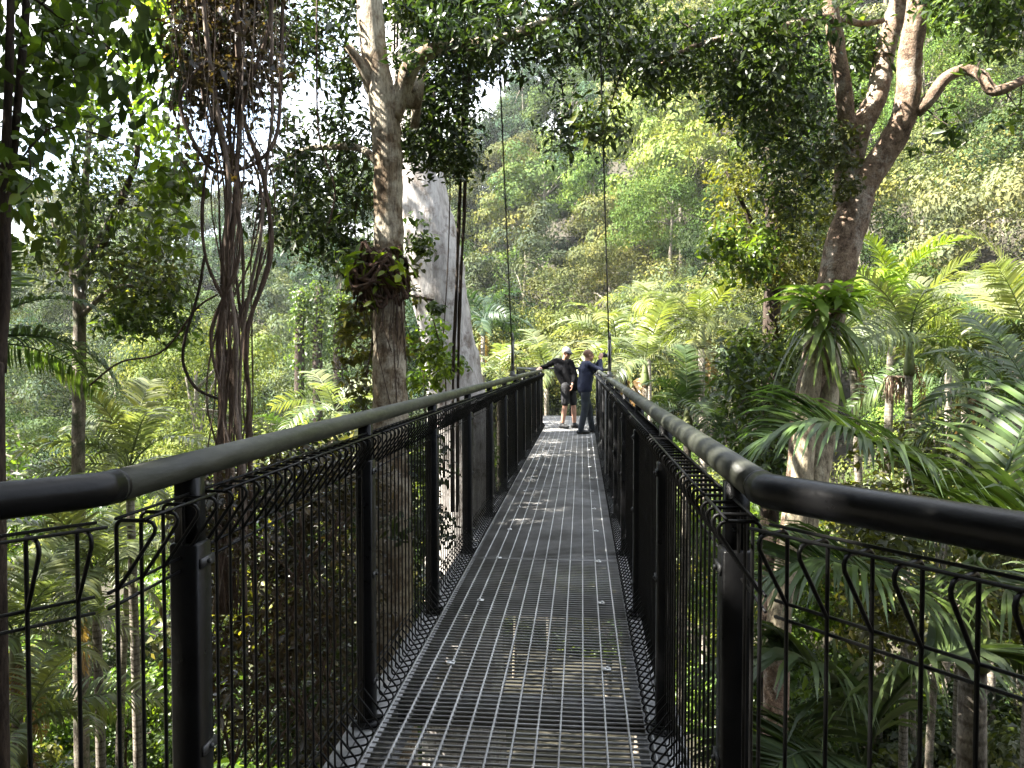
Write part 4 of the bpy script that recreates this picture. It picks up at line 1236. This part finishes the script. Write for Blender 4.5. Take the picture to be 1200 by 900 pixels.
ftrees, r_ = [], 38.0
rh = np.random.default_rng(4)
while r_ < 215:
    sp = min(11.5, 4.3 + .036 * r_)
    a0, a1 = math.radians(-42), math.radians(32)
    n = int((a1 - a0) * r_ / sp)
    for k in range(n):
        a = a0 + (a1 - a0) * (k + .5 + .35 * rh.normal()) / n
        rr = r_ + .3 * sp * rh.normal()
        x, y = rr * math.sin(a), rr * math.cos(a) - 2
        if rr > np.interp(math.atan2(x, y + 2), A_K, RG_K) * 1.08: continue
        z = float(ground(x, y))
        if math.degrees(a) < -16 and rh.random() < (.25 if rr < 110 else .55): continue
        if in_view((x, y, z + 8), 30):
            ftrees.append((rr, a, x, y, z))
    r_ += sp * .92
zone_names = [('on the hazy left ridge', 'trees on the far left ridge'), ('on the middle slope', 'trees on the middle slope'),
              ('on the right slope', 'trees on the right-hand slope'), ('on the valley side', 'trees on the valley side')]
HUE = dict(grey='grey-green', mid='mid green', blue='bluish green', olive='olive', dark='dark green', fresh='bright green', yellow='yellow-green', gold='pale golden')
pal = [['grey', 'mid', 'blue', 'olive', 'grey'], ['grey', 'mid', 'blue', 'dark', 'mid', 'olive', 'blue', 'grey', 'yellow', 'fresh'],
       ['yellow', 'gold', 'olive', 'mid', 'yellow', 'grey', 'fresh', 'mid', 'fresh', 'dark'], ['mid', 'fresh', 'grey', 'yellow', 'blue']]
FORM = ['rounded', 'tall', 'spreading', 'narrow', 'ragged', 'lumpy']; FFORM = ['rounded', 'tall', 'spreading']
rh.shuffle(ftrees)
ftrees = sorted(map(tuple, ftrees[:299]))
for k, (rr, a, x, y, z) in enumerate(ftrees):
    deg = math.degrees(a)
    zn = 3 if rr < 50 else 0 if deg < -16 else 1 if deg < 4 else 2
    v = rh.integers(len(FAR)) if rr > 78 else rh.integers(3)
    tm, cm = FAR[v] if rr > 78 else FINE[v]
    where, grp = zone_names[zn]
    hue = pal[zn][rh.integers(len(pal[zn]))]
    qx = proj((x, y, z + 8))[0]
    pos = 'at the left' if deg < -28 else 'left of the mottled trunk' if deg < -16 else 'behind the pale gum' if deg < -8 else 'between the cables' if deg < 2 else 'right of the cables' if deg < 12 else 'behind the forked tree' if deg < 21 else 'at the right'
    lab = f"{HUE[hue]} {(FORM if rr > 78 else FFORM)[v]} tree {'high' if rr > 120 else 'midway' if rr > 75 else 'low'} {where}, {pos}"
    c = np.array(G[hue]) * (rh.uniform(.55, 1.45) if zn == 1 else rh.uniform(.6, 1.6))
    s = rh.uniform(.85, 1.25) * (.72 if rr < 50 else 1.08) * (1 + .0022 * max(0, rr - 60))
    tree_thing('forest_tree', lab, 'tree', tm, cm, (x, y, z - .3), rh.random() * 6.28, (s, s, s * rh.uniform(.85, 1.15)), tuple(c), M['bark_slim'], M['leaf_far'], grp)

# gully between: smaller trees and shrubs
free = lambda x, y: not (-3.2 < x < 2.6 and y < 24)
mids = []
for k in range(2000):
    a = math.radians(rh.uniform(-42, 34)); rr = rh.uniform(15, 40)
    x, y = rr * math.sin(a), rr * math.cos(a) - 2
    if not free(x, y): continue
    if any((x - q[0]) ** 2 + (y - q[1]) ** 2 < (2.5 + .035 * rr) ** 2 for q in mids): continue
    z = float(ground(x, y))
    qx, qy, qz = proj((x, y, z + 3))
    if -60 < qx < 250 and qz < 19: continue
    if in_view((x, y, z + 2), 40): mids.append((x, y, z))
    if len(mids) >= 120: break
for x, y, z in mids:
    tm, cm = MID[rh.integers(3)]
    rr = math.hypot(x, y)
    s = rh.uniform(.55, .95)
    # stay under the sight line to the slopes except at the sides
    top = z + 9.5 * s
    lim = EYE + (.5 if abs(x) > 6 else -1.0) - .02 * rr
    if top > lim: s = max(.3, (lim - z) / 9.5)
    side = 'left of' if x < -1 else 'right of'
    near = 'close ' if rr < 26 else 'further off '
    hue = ['mid', 'fresh', 'yellow', 'olive', 'grey', 'fresh'][rh.integers(6)]; c = G[hue]
    tree_thing('understorey_tree', f'small {HUE[hue]} tree in the gully, {near}{side} the walkway', 'tree', tm, cm, (x, y, z - .2), rh.random() * 6.28, s, tuple(np.array(c) * rh.uniform(.85, 1.25)), M['bark_slim'], M['leaf'], f'small trees in the gully {near}{side} the walkway')
shr = []
for k in range(4000):
    a = math.radians(rh.uniform(-46, 40)); rr = 4.5 + 18 * rh.random() ** .8
    x, y = rr * math.sin(a), rr * math.cos(a) - 1
    if -4.2 < x < 3.2: continue
    if any((x - q[0]) ** 2 + (y - q[1]) ** 2 < (.9 + .04 * rr) ** 2 for q in shr): continue
    z = float(ground(x, y))
    if in_view((x, y, z + 1), 40): shr.append((x, y, z))
    if len(shr) >= 170: break
for x, y, z in shr:
    v = rh.integers(4); tm, cm = SHR[v]
    s = rh.uniform(.7, 1.25)
    side = 'left' if x < 0 else 'right'
    hue = ['mid', 'fresh', 'dark', 'olive', 'grey', 'mid'][rh.integers(6)]; c = G[hue]
    far_ = 'close under' if math.hypot(x, y) < 9 else 'below and beyond' if math.hypot(x, y) < 15 else 'far below'
    tree_thing('shrub', f"{HUE[hue]} {['round', 'broad', 'upright', 'large-leaved'][v]} shrub {far_} the {side} railing", 'shrub', tm, cm, (x, y, z - .1), rh.random() * 6.28, s, tuple(np.array(c) * rh.uniform(.85, 1.2)), M['vine'], M['leaf'], f'shrubs on the ground below the {side} railing')

# unseen trees put in behind the viewer to cut fill and shade the walkway
nb = 0
for k in range(600):
    a = math.radians(rh.uniform(125, 300)); rr = rh.uniform(7, 24)
    x, y = rr * math.sin(a), rr * math.cos(a)
    if y > -4 and -7 < x < 5: continue
    z = float(ground(x, y))
    if in_view((x, y, z + 6), 600) and y > 0: continue
    tm, cm = FINE[rh.integers(3)]
    s = rh.uniform(.9, 1.2)
    s = max(s, (rh.uniform(9, 12) - z) / 14) if x < 0 else s
    tree_thing('unseen_shade_tree', 'unseen tall tree added on the bank behind the walkway to shade it', 'tree', tm, cm, (x, y, z - .3), rh.random() * 6.28, (1.05, 1.05, s), G['mid'], M['bark_slim'], M['leaf'], 'unseen shade trees on the bank behind the walkway')
    nb += 1
    if nb >= 40: break

# ground cover that nobody could count
def cover(name, n, r0, r1, L0, L1, hmax, colr, mat, seed, amp=1.0):
    q = np.random.default_rng(seed)
    a = np.radians(q.uniform(-48, 42, n)); u = q.random(n)
    rr = np.sqrt(r0 ** 2 + (r1 ** 2 - r0 ** 2) * u ** amp)
    x, y = rr * np.sin(a), rr * np.cos(a) - 2
    lump = (.5 + .5 * np.sin(x * 1.7 + 1) * np.cos(y * 1.3)) * hmax
    u_ = ~((np.abs(x + .27) < 4.2) & (y < 35)); x, y, rr, lump, n = x[u_], y[u_], rr[u_], lump[u_], int(u_.sum())
    z = ground(x, y) + lump * q.random(n) ** .5
    Nn = q.normal(size=(n, 3)) * .5 + np.array([0, 0, 1.0])
    L = L0 + (L1 - L0) * (rr - r0) / (r1 - r0)
    L = L * (.6 + .8 * q.random(n))
    V, T = leaves_np(np.stack([x, y, z], 1), Nn, L, L * .5, q, down=.2)
    put(name, mesh_np(name, V, T), mat, None, kind='stuff', color=colr)
cover('undergrowth', 70000, 3, 42, .14, .34, 1.1, G['mid'], M['leaf'], 1)
cover('undergrowth', 150000, 40, 205, .35, .8, 1.8, G['dark'], M['leaf_far'], 2, .8)

# ================================================================== PEOPLE
M['skin'] = surf_mat('skin', [(0.36, 0.19, 0.13), (0.46, 0.26, 0.18)], (20, 20, 20), 0.5)
M['navy'] = surf_mat('navy_cotton', [(0.009, 0.013, 0.037), (0.015, 0.021, 0.052)], (9, 9, 9), 0.85, bump=0.4)
M['blackcloth'] = surf_mat('black_cotton', [(0.003, 0.003, 0.004), (0.005, 0.005, 0.006)], (9, 9, 9), 0.9, bump=0.4, spec=.12)
M['shorts'] = surf_mat('charcoal_shorts_cloth', [(0.005, 0.005, 0.006), (0.009, 0.009, 0.011)], (9, 9, 9), 0.85, bump=0.4)
M['denim'] = surf_mat('dark_denim', [(0.012, 0.017, 0.025), (0.024, 0.032, 0.044)], (11, 11, 11), 0.85, bump=0.4)
M['shoe'] = surf_mat('dark_shoe', [(0.012, 0.012, 0.013), (0.03, 0.03, 0.03)], (15, 15, 15), 0.6)
M['capw'] = surf_mat('pale_cap_cloth', [(0.20, 0.19, 0.21), (0.28, 0.27, 0.29)], (15, 15, 15), 0.8)
M['hair'] = surf_mat('short_reddish_hair', [(0.12, 0.055, 0.03), (0.22, 0.11, 0.06)], (60, 60, 60), 0.6, bump=0.6)
M['camblack'] = surf_mat('black_camera_body', [(0.01, 0.01, 0.011), (0.018, 0.018, 0.02)], (40, 40, 40), 0.4)
M['eye'] = surf_mat('dark_eye', [(0.02, 0.015, 0.012), (0.03, 0.02, 0.015)], (5, 5, 5), 0.2)

def fuse(name, mb, mat, parent, voxel=.010, smooth=5):
    """joins overlapping solid shapes into one continuous skin"""
    tmp = bpy.data.objects.new('tmp_fuse', mb.mesh('tmp_fuse'))
    COL.objects.link(tmp)
    m = tmp.modifiers.new('r', 'REMESH'); m.mode = 'VOXEL'; m.voxel_size = voxel
    sm = tmp.modifiers.new('s', 'SMOOTH'); sm.factor = .5; sm.iterations = smooth
    dg = bpy.context.evaluated_depsgraph_get(); dg.update()
    me = bpy.data.meshes.new_from_object(tmp.evaluated_get(dg))
    me.name = name
    bpy.data.objects.remove(tmp)
    me.polygons.foreach_set('use_smooth', np.ones(len(me.polygons), bool))
    me.materials.clear()
    return put(name, me, mat, parent)

def hand(mb, wrist, d, palm_n, s=1.0, curl=.9, thumb_side=1):
    """palm with five curled fingers; d points along the hand, palm_n out of the palm"""
    w = np.asarray(wrist, float); d = np.asarray(d, float); d = d / np.linalg.norm(d)
    n = np.asarray(palm_n, float); n = n - d * (n @ d); n /= np.linalg.norm(n)
    a = np.cross(d, n)
    for o in (-.028, -.010, .010, .028):
        mb.capsule(w + a * o * .6 * s, w + d * .085 * s + a * o * s, .015 * s, .013 * s, 8)
    for o, L in ((-.032, .075), (-.011, .088), (.011, .092), (.032, .082)):
        p = w + d * .088 * s + a * o * s
        dd = d.copy()
        for q in range(3):
            ang = curl * (.5 + .3 * q)
            dd = d * math.cos(ang * (q + 1) * .55) + n * math.sin(ang * (q + 1) * .55)
            e = p + dd * L * s * (.42, .32, .26)[q]
            mb.capsule(p, e, .0095 * s, .0085 * s, 7); p = e
    p = w + d * .03 * s + a * .03 * s * thumb_side
    e = p + (a * thumb_side * .6 + d * .6 + n * .5) * .042 * s
    mb.capsule(p, e, .012 * s, .0105 * s, 7)
    mb.capsule(e, e + (d * .8 + n * .7) * .03 * s, .0105 * s, .009 * s, 7)

def head(mb, c, f, up_=(0, 0, 1), s=1.0):
    """skull, jaw, nose, lips and ears looking along f"""
    c = np.asarray(c, float); f = np.asarray(f, float) / np.linalg.norm(f)
    u = np.asarray(up_, float); u = u - f * (u @ f); u /= np.linalg.norm(u)
    r = np.cross(f, u)
    P = lambda a, b, e: c + (r * a + f * b + u * e) * s
    def ell(cc, ra):
        m = MB(); m.ellipsoid((0, 0, 0), ra)
        Vv = np.concatenate(m.V) * s
        mb.add(cc + Vv[:, :1] * r + Vv[:, 1:2] * f + Vv[:, 2:] * u, np.concatenate(m.T), np.concatenate(m.Q))
    ell(P(0, -.012, .028), (.076, .097, .088))
    ell(P(0, .028, -.045), (.058, .062, .066))
    mb.capsule(P(0, .078, -.088), P(0, .070, -.092), .022 * s, .022 * s, 8)
    mb.capsule(P(0, .088, .012), P(0, .112, -.028), .010 * s, .015 * s, 8)
    mb.capsule(P(-.018, .084, -.058), P(.018, .084, -.058), .010 * s, .010 * s, 8)
    for q in (-1, 1):
        mb.capsule(P(q * .078, -.012, .012), P(q * .080, -.010, -.026), .016 * s, .011 * s, 8)
        mb.capsule(P(q * .03, .080, .030), P(q * .012, .086, .028), .010 * s, .008 * s, 8)
    return P

def person(label, loc, heading, J, shirt, legs, cap=None, hair=None, look=(0, 1, -.05), sleeves=True, sunglasses=False, short=False, parts=None):
    t = thing('person', label, 'person', loc, heading)
    mb = MB()
    hp, ch, nk, hd = (np.array(J[k], float) for k in ('hips', 'chest', 'neck', 'head'))
    sl, sr = np.array(J['shoulder_l'], float), np.array(J['shoulder_r'], float)
    ax = (sr - sl) / np.linalg.norm(sr - sl)
    def torso(m, g):
        for q in (-1, 1):
            m.capsule(hp + ax * .075 * q, ch + ax * .085 * q - [0, 0, .06], .105 + g, .115 + g)
            m.capsule(ch + ax * .06 * q + [0, .03, -.02], ch + ax * .09 * q - [0, .02, -.02], .105 + g, .105 + g)
        m.capsule(sl * .86 + sr * .14, sr * .86 + sl * .14, .068 + g, .068 + g)
        m.capsule(hp - ax * .08, hp + ax * .08, .112 + g, .112 + g)
    torso(mb, 0)
    mb.capsule(nk - [0, 0, .06], hd * .7 + nk * .3, .060, .055)
    P = head(mb, hd, look)
    for q, s in (('l', sl), ('r', sr)):
        e, w = np.array(J['elbow_' + q], float), np.array(J['wrist_' + q], float)
        mb.capsule(s, e, .052, .040); mb.capsule(e, e * .6 + w * .4, .040, .041); mb.capsule(e * .6 + w * .4, w, .041, .026)
        hd_, pn = J['hand_' + q]
        hand(mb, w, hd_, pn, 1.0, J.get('curl_' + q, .9), -1 if q == 'l' else 1)
        h, k, a = (np.array(J[n_ + q], float) for n_ in ('hip_', 'knee_', 'ankle_'))
        mb.capsule(h, k, .082, .056); mb.capsule(k, k * .65 + a * .35, .055, .057); mb.capsule(k * .65 + a * .35, a, .057, .038)
        toe = np.array(J['toe_' + q], float)
        mb.capsule(a - [0, 0, .05], toe, .036, .028)
    fuse('body', mb, M['skin'], t, .0085, 3)
    # shirt and sleeves
    mb = MB(); torso(mb, .018)
    mb.capsule(nk - [0, 0, .085], nk - [0, 0, .045], .078, .066)
    if J.get('hem'):
        for q in (-1, 1): mb.capsule(hp + ax * .085 * q + [0, 0, -.03], hp + ax * .085 * q + [0, 0, .1], .125, .125)
    for q, s in (('l', sl), ('r', sr)):
        e, w = np.array(J['elbow_' + q], float), np.array(J['wrist_' + q], float)
        mb.capsule(s, e, .068, .055)
        if sleeves:
            mb.capsule(e, e * .12 + w * .88, .054, .040)
    fuse('shirt', mb, M[shirt], t, .012, 5)
    mb = MB()
    mb.capsule(hp - ax * .08, hp + ax * .08, .128, .128)
    for q in 'lr':
        h, k, a = (np.array(J[n_ + q], float) for n_ in ('hip_', 'knee_', 'ankle_'))
        if short:
            mb.capsule(h, h * .18 + k * .82, .105, .088)
        else:
            mb.capsule(h, k, .102, .074); mb.capsule(k, a + [0, 0, .0], .074, .060)
    fuse('shorts' if short else 'trousers', mb, M[legs], t, .012, 4)
    for q in 'lr':
        a, toe = np.array(J['ankle_' + q], float), np.array(J['toe_' + q], float)
        d = toe - a; d[2] = 0; d /= np.linalg.norm(d)
        mb = MB()
        b0 = np.array([a[0], a[1], .045])
        mb.capsule(b0 - d * .045, b0 + d * .05 + [0, 0, .01], .046, .048); mb.capsule(b0 + d * .05, b0 + d * .155 - [0, 0, .008], .047, .036)
        mb.capsule(b0, [a[0], a[1], .10], .046, .046)
        sh = fuse('shoe', mb, M['shoe'], t, .008, 3)
    if hair:
        mb = MB(); mb.ellipsoid((0, 0, 0), (.083, .104, .092))
        Vv = np.concatenate(mb.V); Vv = Vv[:]
        f = np.array(look, float) / np.linalg.norm(look); u = np.array([0, 0, 1.0]); u = u - f * (u @ f); u /= np.linalg.norm(u); r = np.cross(f, u)
        c = P(0, -.020, .030)
        W = c + Vv[:, :1] * r + Vv[:, 1:2] * f + Vv[:, 2:] * u
        Qs = np.concatenate(mb.Q)
        keep = [q for q in Qs if np.mean(Vv[q], 0)[2] > -.045 + .75 * max(0, np.mean(Vv[q], 0)[1])]
        put('hair', mesh_np('hair', W, None, np.array(keep), True), M[hair], t)
    for q in (-1, 1):
        mb = MB(); mb.ellipsoid(P(q * .031, .078, .012), (.012, .012, .010), 8, 6); mb.build('eye', M['eye'], t, True)
    if sunglasses:
        mb = MB()
        for q in (-1, 1):
            mb.capsule(P(q * .020, .095, .012), P(q * .046, .088, .012), .018, .017, 10)
            mb.capsule(P(q * .062, .075, .016), P(q * .080, -.01, .02), .004, .004, 6)
        mb.capsule(P(-.02, .098, .016), P(.02, .098, .016), .004, .004, 6)
        mb.build('sunglasses', M['camblack'], t, True)
    if cap:
        mb = MB(); mb.ellipsoid((0, 0, 0), (.090, .110, .098), 20, 13)
        Vv = np.concatenate(mb.V); Qs = np.concatenate(mb.Q); Tt = np.concatenate(mb.T)
        f = np.array(look, float) / np.linalg.norm(look); u = np.array([0, 0, 1.0]); u = u - f * (u @ f); u /= np.linalg.norm(u); r = np.cross(f, u)
        c = P(0, -.012, .040)
        W = c + Vv[:, :1] * r + Vv[:, 1:2] * f + Vv[:, 2:] * u
        keep = [q for q in Qs if np.mean(Vv[q], 0)[2] > 0.0]
        cp = put('cap', mesh_np('cap', W, Tt[1::2], np.array(keep), True), M['capw'], t)
        mb = MB(); Vb, Qb = [], []
        for k in range(11):
            a = math.radians(18 + 144 * k / 10)
            for (ro, zo) in ((.10, .012), (.175, -.012)):
                sx = .088 * math.cos(a) * (1 if ro < .15 else 1.0); sy = .106 * math.sin(a) + (0 if ro < .15 else .075 * math.sin(a) ** .5)
                for th in (0, .006):
                    Vb.append(c + r * sx + f * sy + u * (zo + th))
        for k in range(10):
            b_ = 4 * k
            Qb += [[b_ + 1, b_ + 3, b_ + 7, b_ + 5], [b_, b_ + 4, b_ + 6, b_ + 2], [b_ + 2, b_ + 6, b_ + 7, b_ + 3]]
        mb.add(Vb, Q=Qb); mb.build('brim', M['camblack'], cp, True)
    return t

def camera_thing(label, loc, rz, lens=True, s=1.0, tilt=0.0):
    t = thing('camera', label, 'camera', loc, rz)
    t.rotation_euler = (tilt, 0, rz)
    mb = MB(); mb.box((0, 0, 0), (.125 * s, .05 * s, .082 * s)); mb.box((0, .002 * s, .052 * s), (.05 * s, .048 * s, .024 * s)); mb.capsule((.05 * s, .01 * s, -.03 * s), (.05 * s, .01 * s, .035 * s), .018 * s, .018 * s, 8)
    mb.build('camera_body', M['camblack'], t)
    if lens:
        mb = MB(); mb.tube([[-.01 * s, .02 * s, 0], [-.01 * s, .075 * s, 0], [-.01 * s, .078 * s, 0], [-.01 * s, .13 * s, 0]], [.033 * s, .033 * s, .037 * s, .039 * s], 16)
        mb.build('lens', M['camblack'], t, True)
    return t

# man in black with a pale cap: left in the picture, right hand out on the end of the left rail.  (frame: x right, y forward)
def stand(dx=.0, spread=.10, fwd=(0, 0), h=1.0):
    J = {}
    for q, s in (('l', -1), ('r', 1)):
        J['hip_' + q] = (s * .09, 0, .90 * h); J['knee_' + q] = (s * (.09 + spread * .25), .03 + fwd[0 if s < 0 else 1] * .5, .48 * h)
        J['ankle_' + q] = (s * (.09 + spread * .5), fwd[0 if s < 0 else 1], .085)
        J['toe_' + q] = (s * (.09 + spread * .6), fwd[0 if s < 0 else 1] + .16, .03)
    return J

# ---- man in blue, photographing over the right rail
J = stand(spread=.12, fwd=(.21, -.13), h=.98)
J.update(hips=(0, 0, .93), chest=(0, .03, 1.26), neck=(0, .04, 1.46), head=(0, .085, 1.575), shoulder_l=(-.19, .03, 1.385), shoulder_r=(.19, .03, 1.385),
         elbow_l=(-.20, .27, 1.27), wrist_l=(-.05, .33, 1.49), elbow_r=(.23, .26, 1.27), wrist_r=(.075, .31, 1.50),
         hand_l=((.25, .25, .8), (.6, .3, .2)), hand_r=((-.25, .25, .8), (-.6, .3, .2)), curl_l=1.0, curl_r=1.0, hem=True)
hdg2 = R(-72)
loc2 = (0.055, 15.58, .003)
person('man in a blue jacket and jeans, back turned, raising a camera over the right railing', loc2, hdg2, J, 'navy', 'denim', hair='hair', look=(0, 1, -.02))
cs, sn = math.cos(hdg2), math.sin(hdg2)
px_, py_ = 0.01, .40
camera_thing('black camera held up to the eye of the man in blue', (loc2[0] + px_ * cs - py_ * sn, loc2[1] + px_ * sn + py_ * cs, 1.58), hdg2)

# ---- man in black: faces right and towards the photographer, right arm stretched to the left rail's end
# world offsets are turned into his own frame below
loc1, hdg1 = (-.30, 16.75, .003), R(-125)
def loc_of(w, loc, h):
    d = np.asarray(w, float) - np.asarray(loc); c_, s_ = math.cos(-h), math.sin(-h)
    return np.array([d[0] * c_ - d[1] * s_, d[0] * s_ + d[1] * c_, d[2]])
def dir_of(w, h):
    c_, s_ = math.cos(-h), math.sin(-h)
    return (w[0] * c_ - w[1] * s_, w[0] * s_ + w[1] * c_, w[2])
J = stand(spread=.08, fwd=(.08, -.06), h=1.0); J['hem'] = True
lean = loc_of(np.array(loc1) + [-.02, 0, 0], loc1, hdg1)
sh_r = loc_of((-.60, 16.80, 1.455), loc1, hdg1); sh_l = loc_of((-.24, 16.66, 1.43), loc1, hdg1)
J.update(hips=loc_of((-.27, 16.75, .95), loc1, hdg1), chest=loc_of((-.40, 16.74, 1.31), loc1, hdg1), neck=loc_of((-.385, 16.71, 1.50), loc1, hdg1), head=loc_of((-.335, 16.67, 1.635), loc1, hdg1),
         shoulder_l=sh_l, shoulder_r=sh_r,
         elbow_r=loc_of((-.78, 16.80, 1.345), loc1, hdg1), wrist_r=loc_of((-.90, 16.74, 1.325), loc1, hdg1),
         elbow_l=loc_of((-.14, 16.62, 1.17), loc1, hdg1), wrist_l=loc_of((-.20, 16.48, .98), loc1, hdg1),
         hand_r=(dir_of((-.3, -.75, -.25), hdg1), dir_of((0, -.2, -1), hdg1)), hand_l=(dir_of((-.1, -.2, -1), hdg1), dir_of((-1, 0, 0), hdg1)), curl_r=.8, curl_l=.6)
person('man in black top, shorts and pale cap leaning an arm on the left railing', loc1, hdg1, J, 'blackcloth', 'shorts', cap=True, look=dir_of((.75, -.55, -.28), hdg1), sunglasses=True, short=True)


# ------------------------------------------------------------------ air
mb = MB(); mb.box((0, 0, 34.5), (720, 720, 105))
hz = mb.build('haze', None, None, kind='stuff')
hm, hnt, hout = new_mat('thin_air')
vol = hnt.nodes.new('ShaderNodeVolumePrincipled')
vol.inputs['Color'].default_value = (0.92, 0.96, 1.0, 1)
vol.inputs['Density'].default_value = 0.0002
vol.inputs['Anisotropy'].default_value = 0.2
hnt.links.new(vol.outputs['Volume'], hout.inputs['Volume'])
hz.data.materials.append(hm)
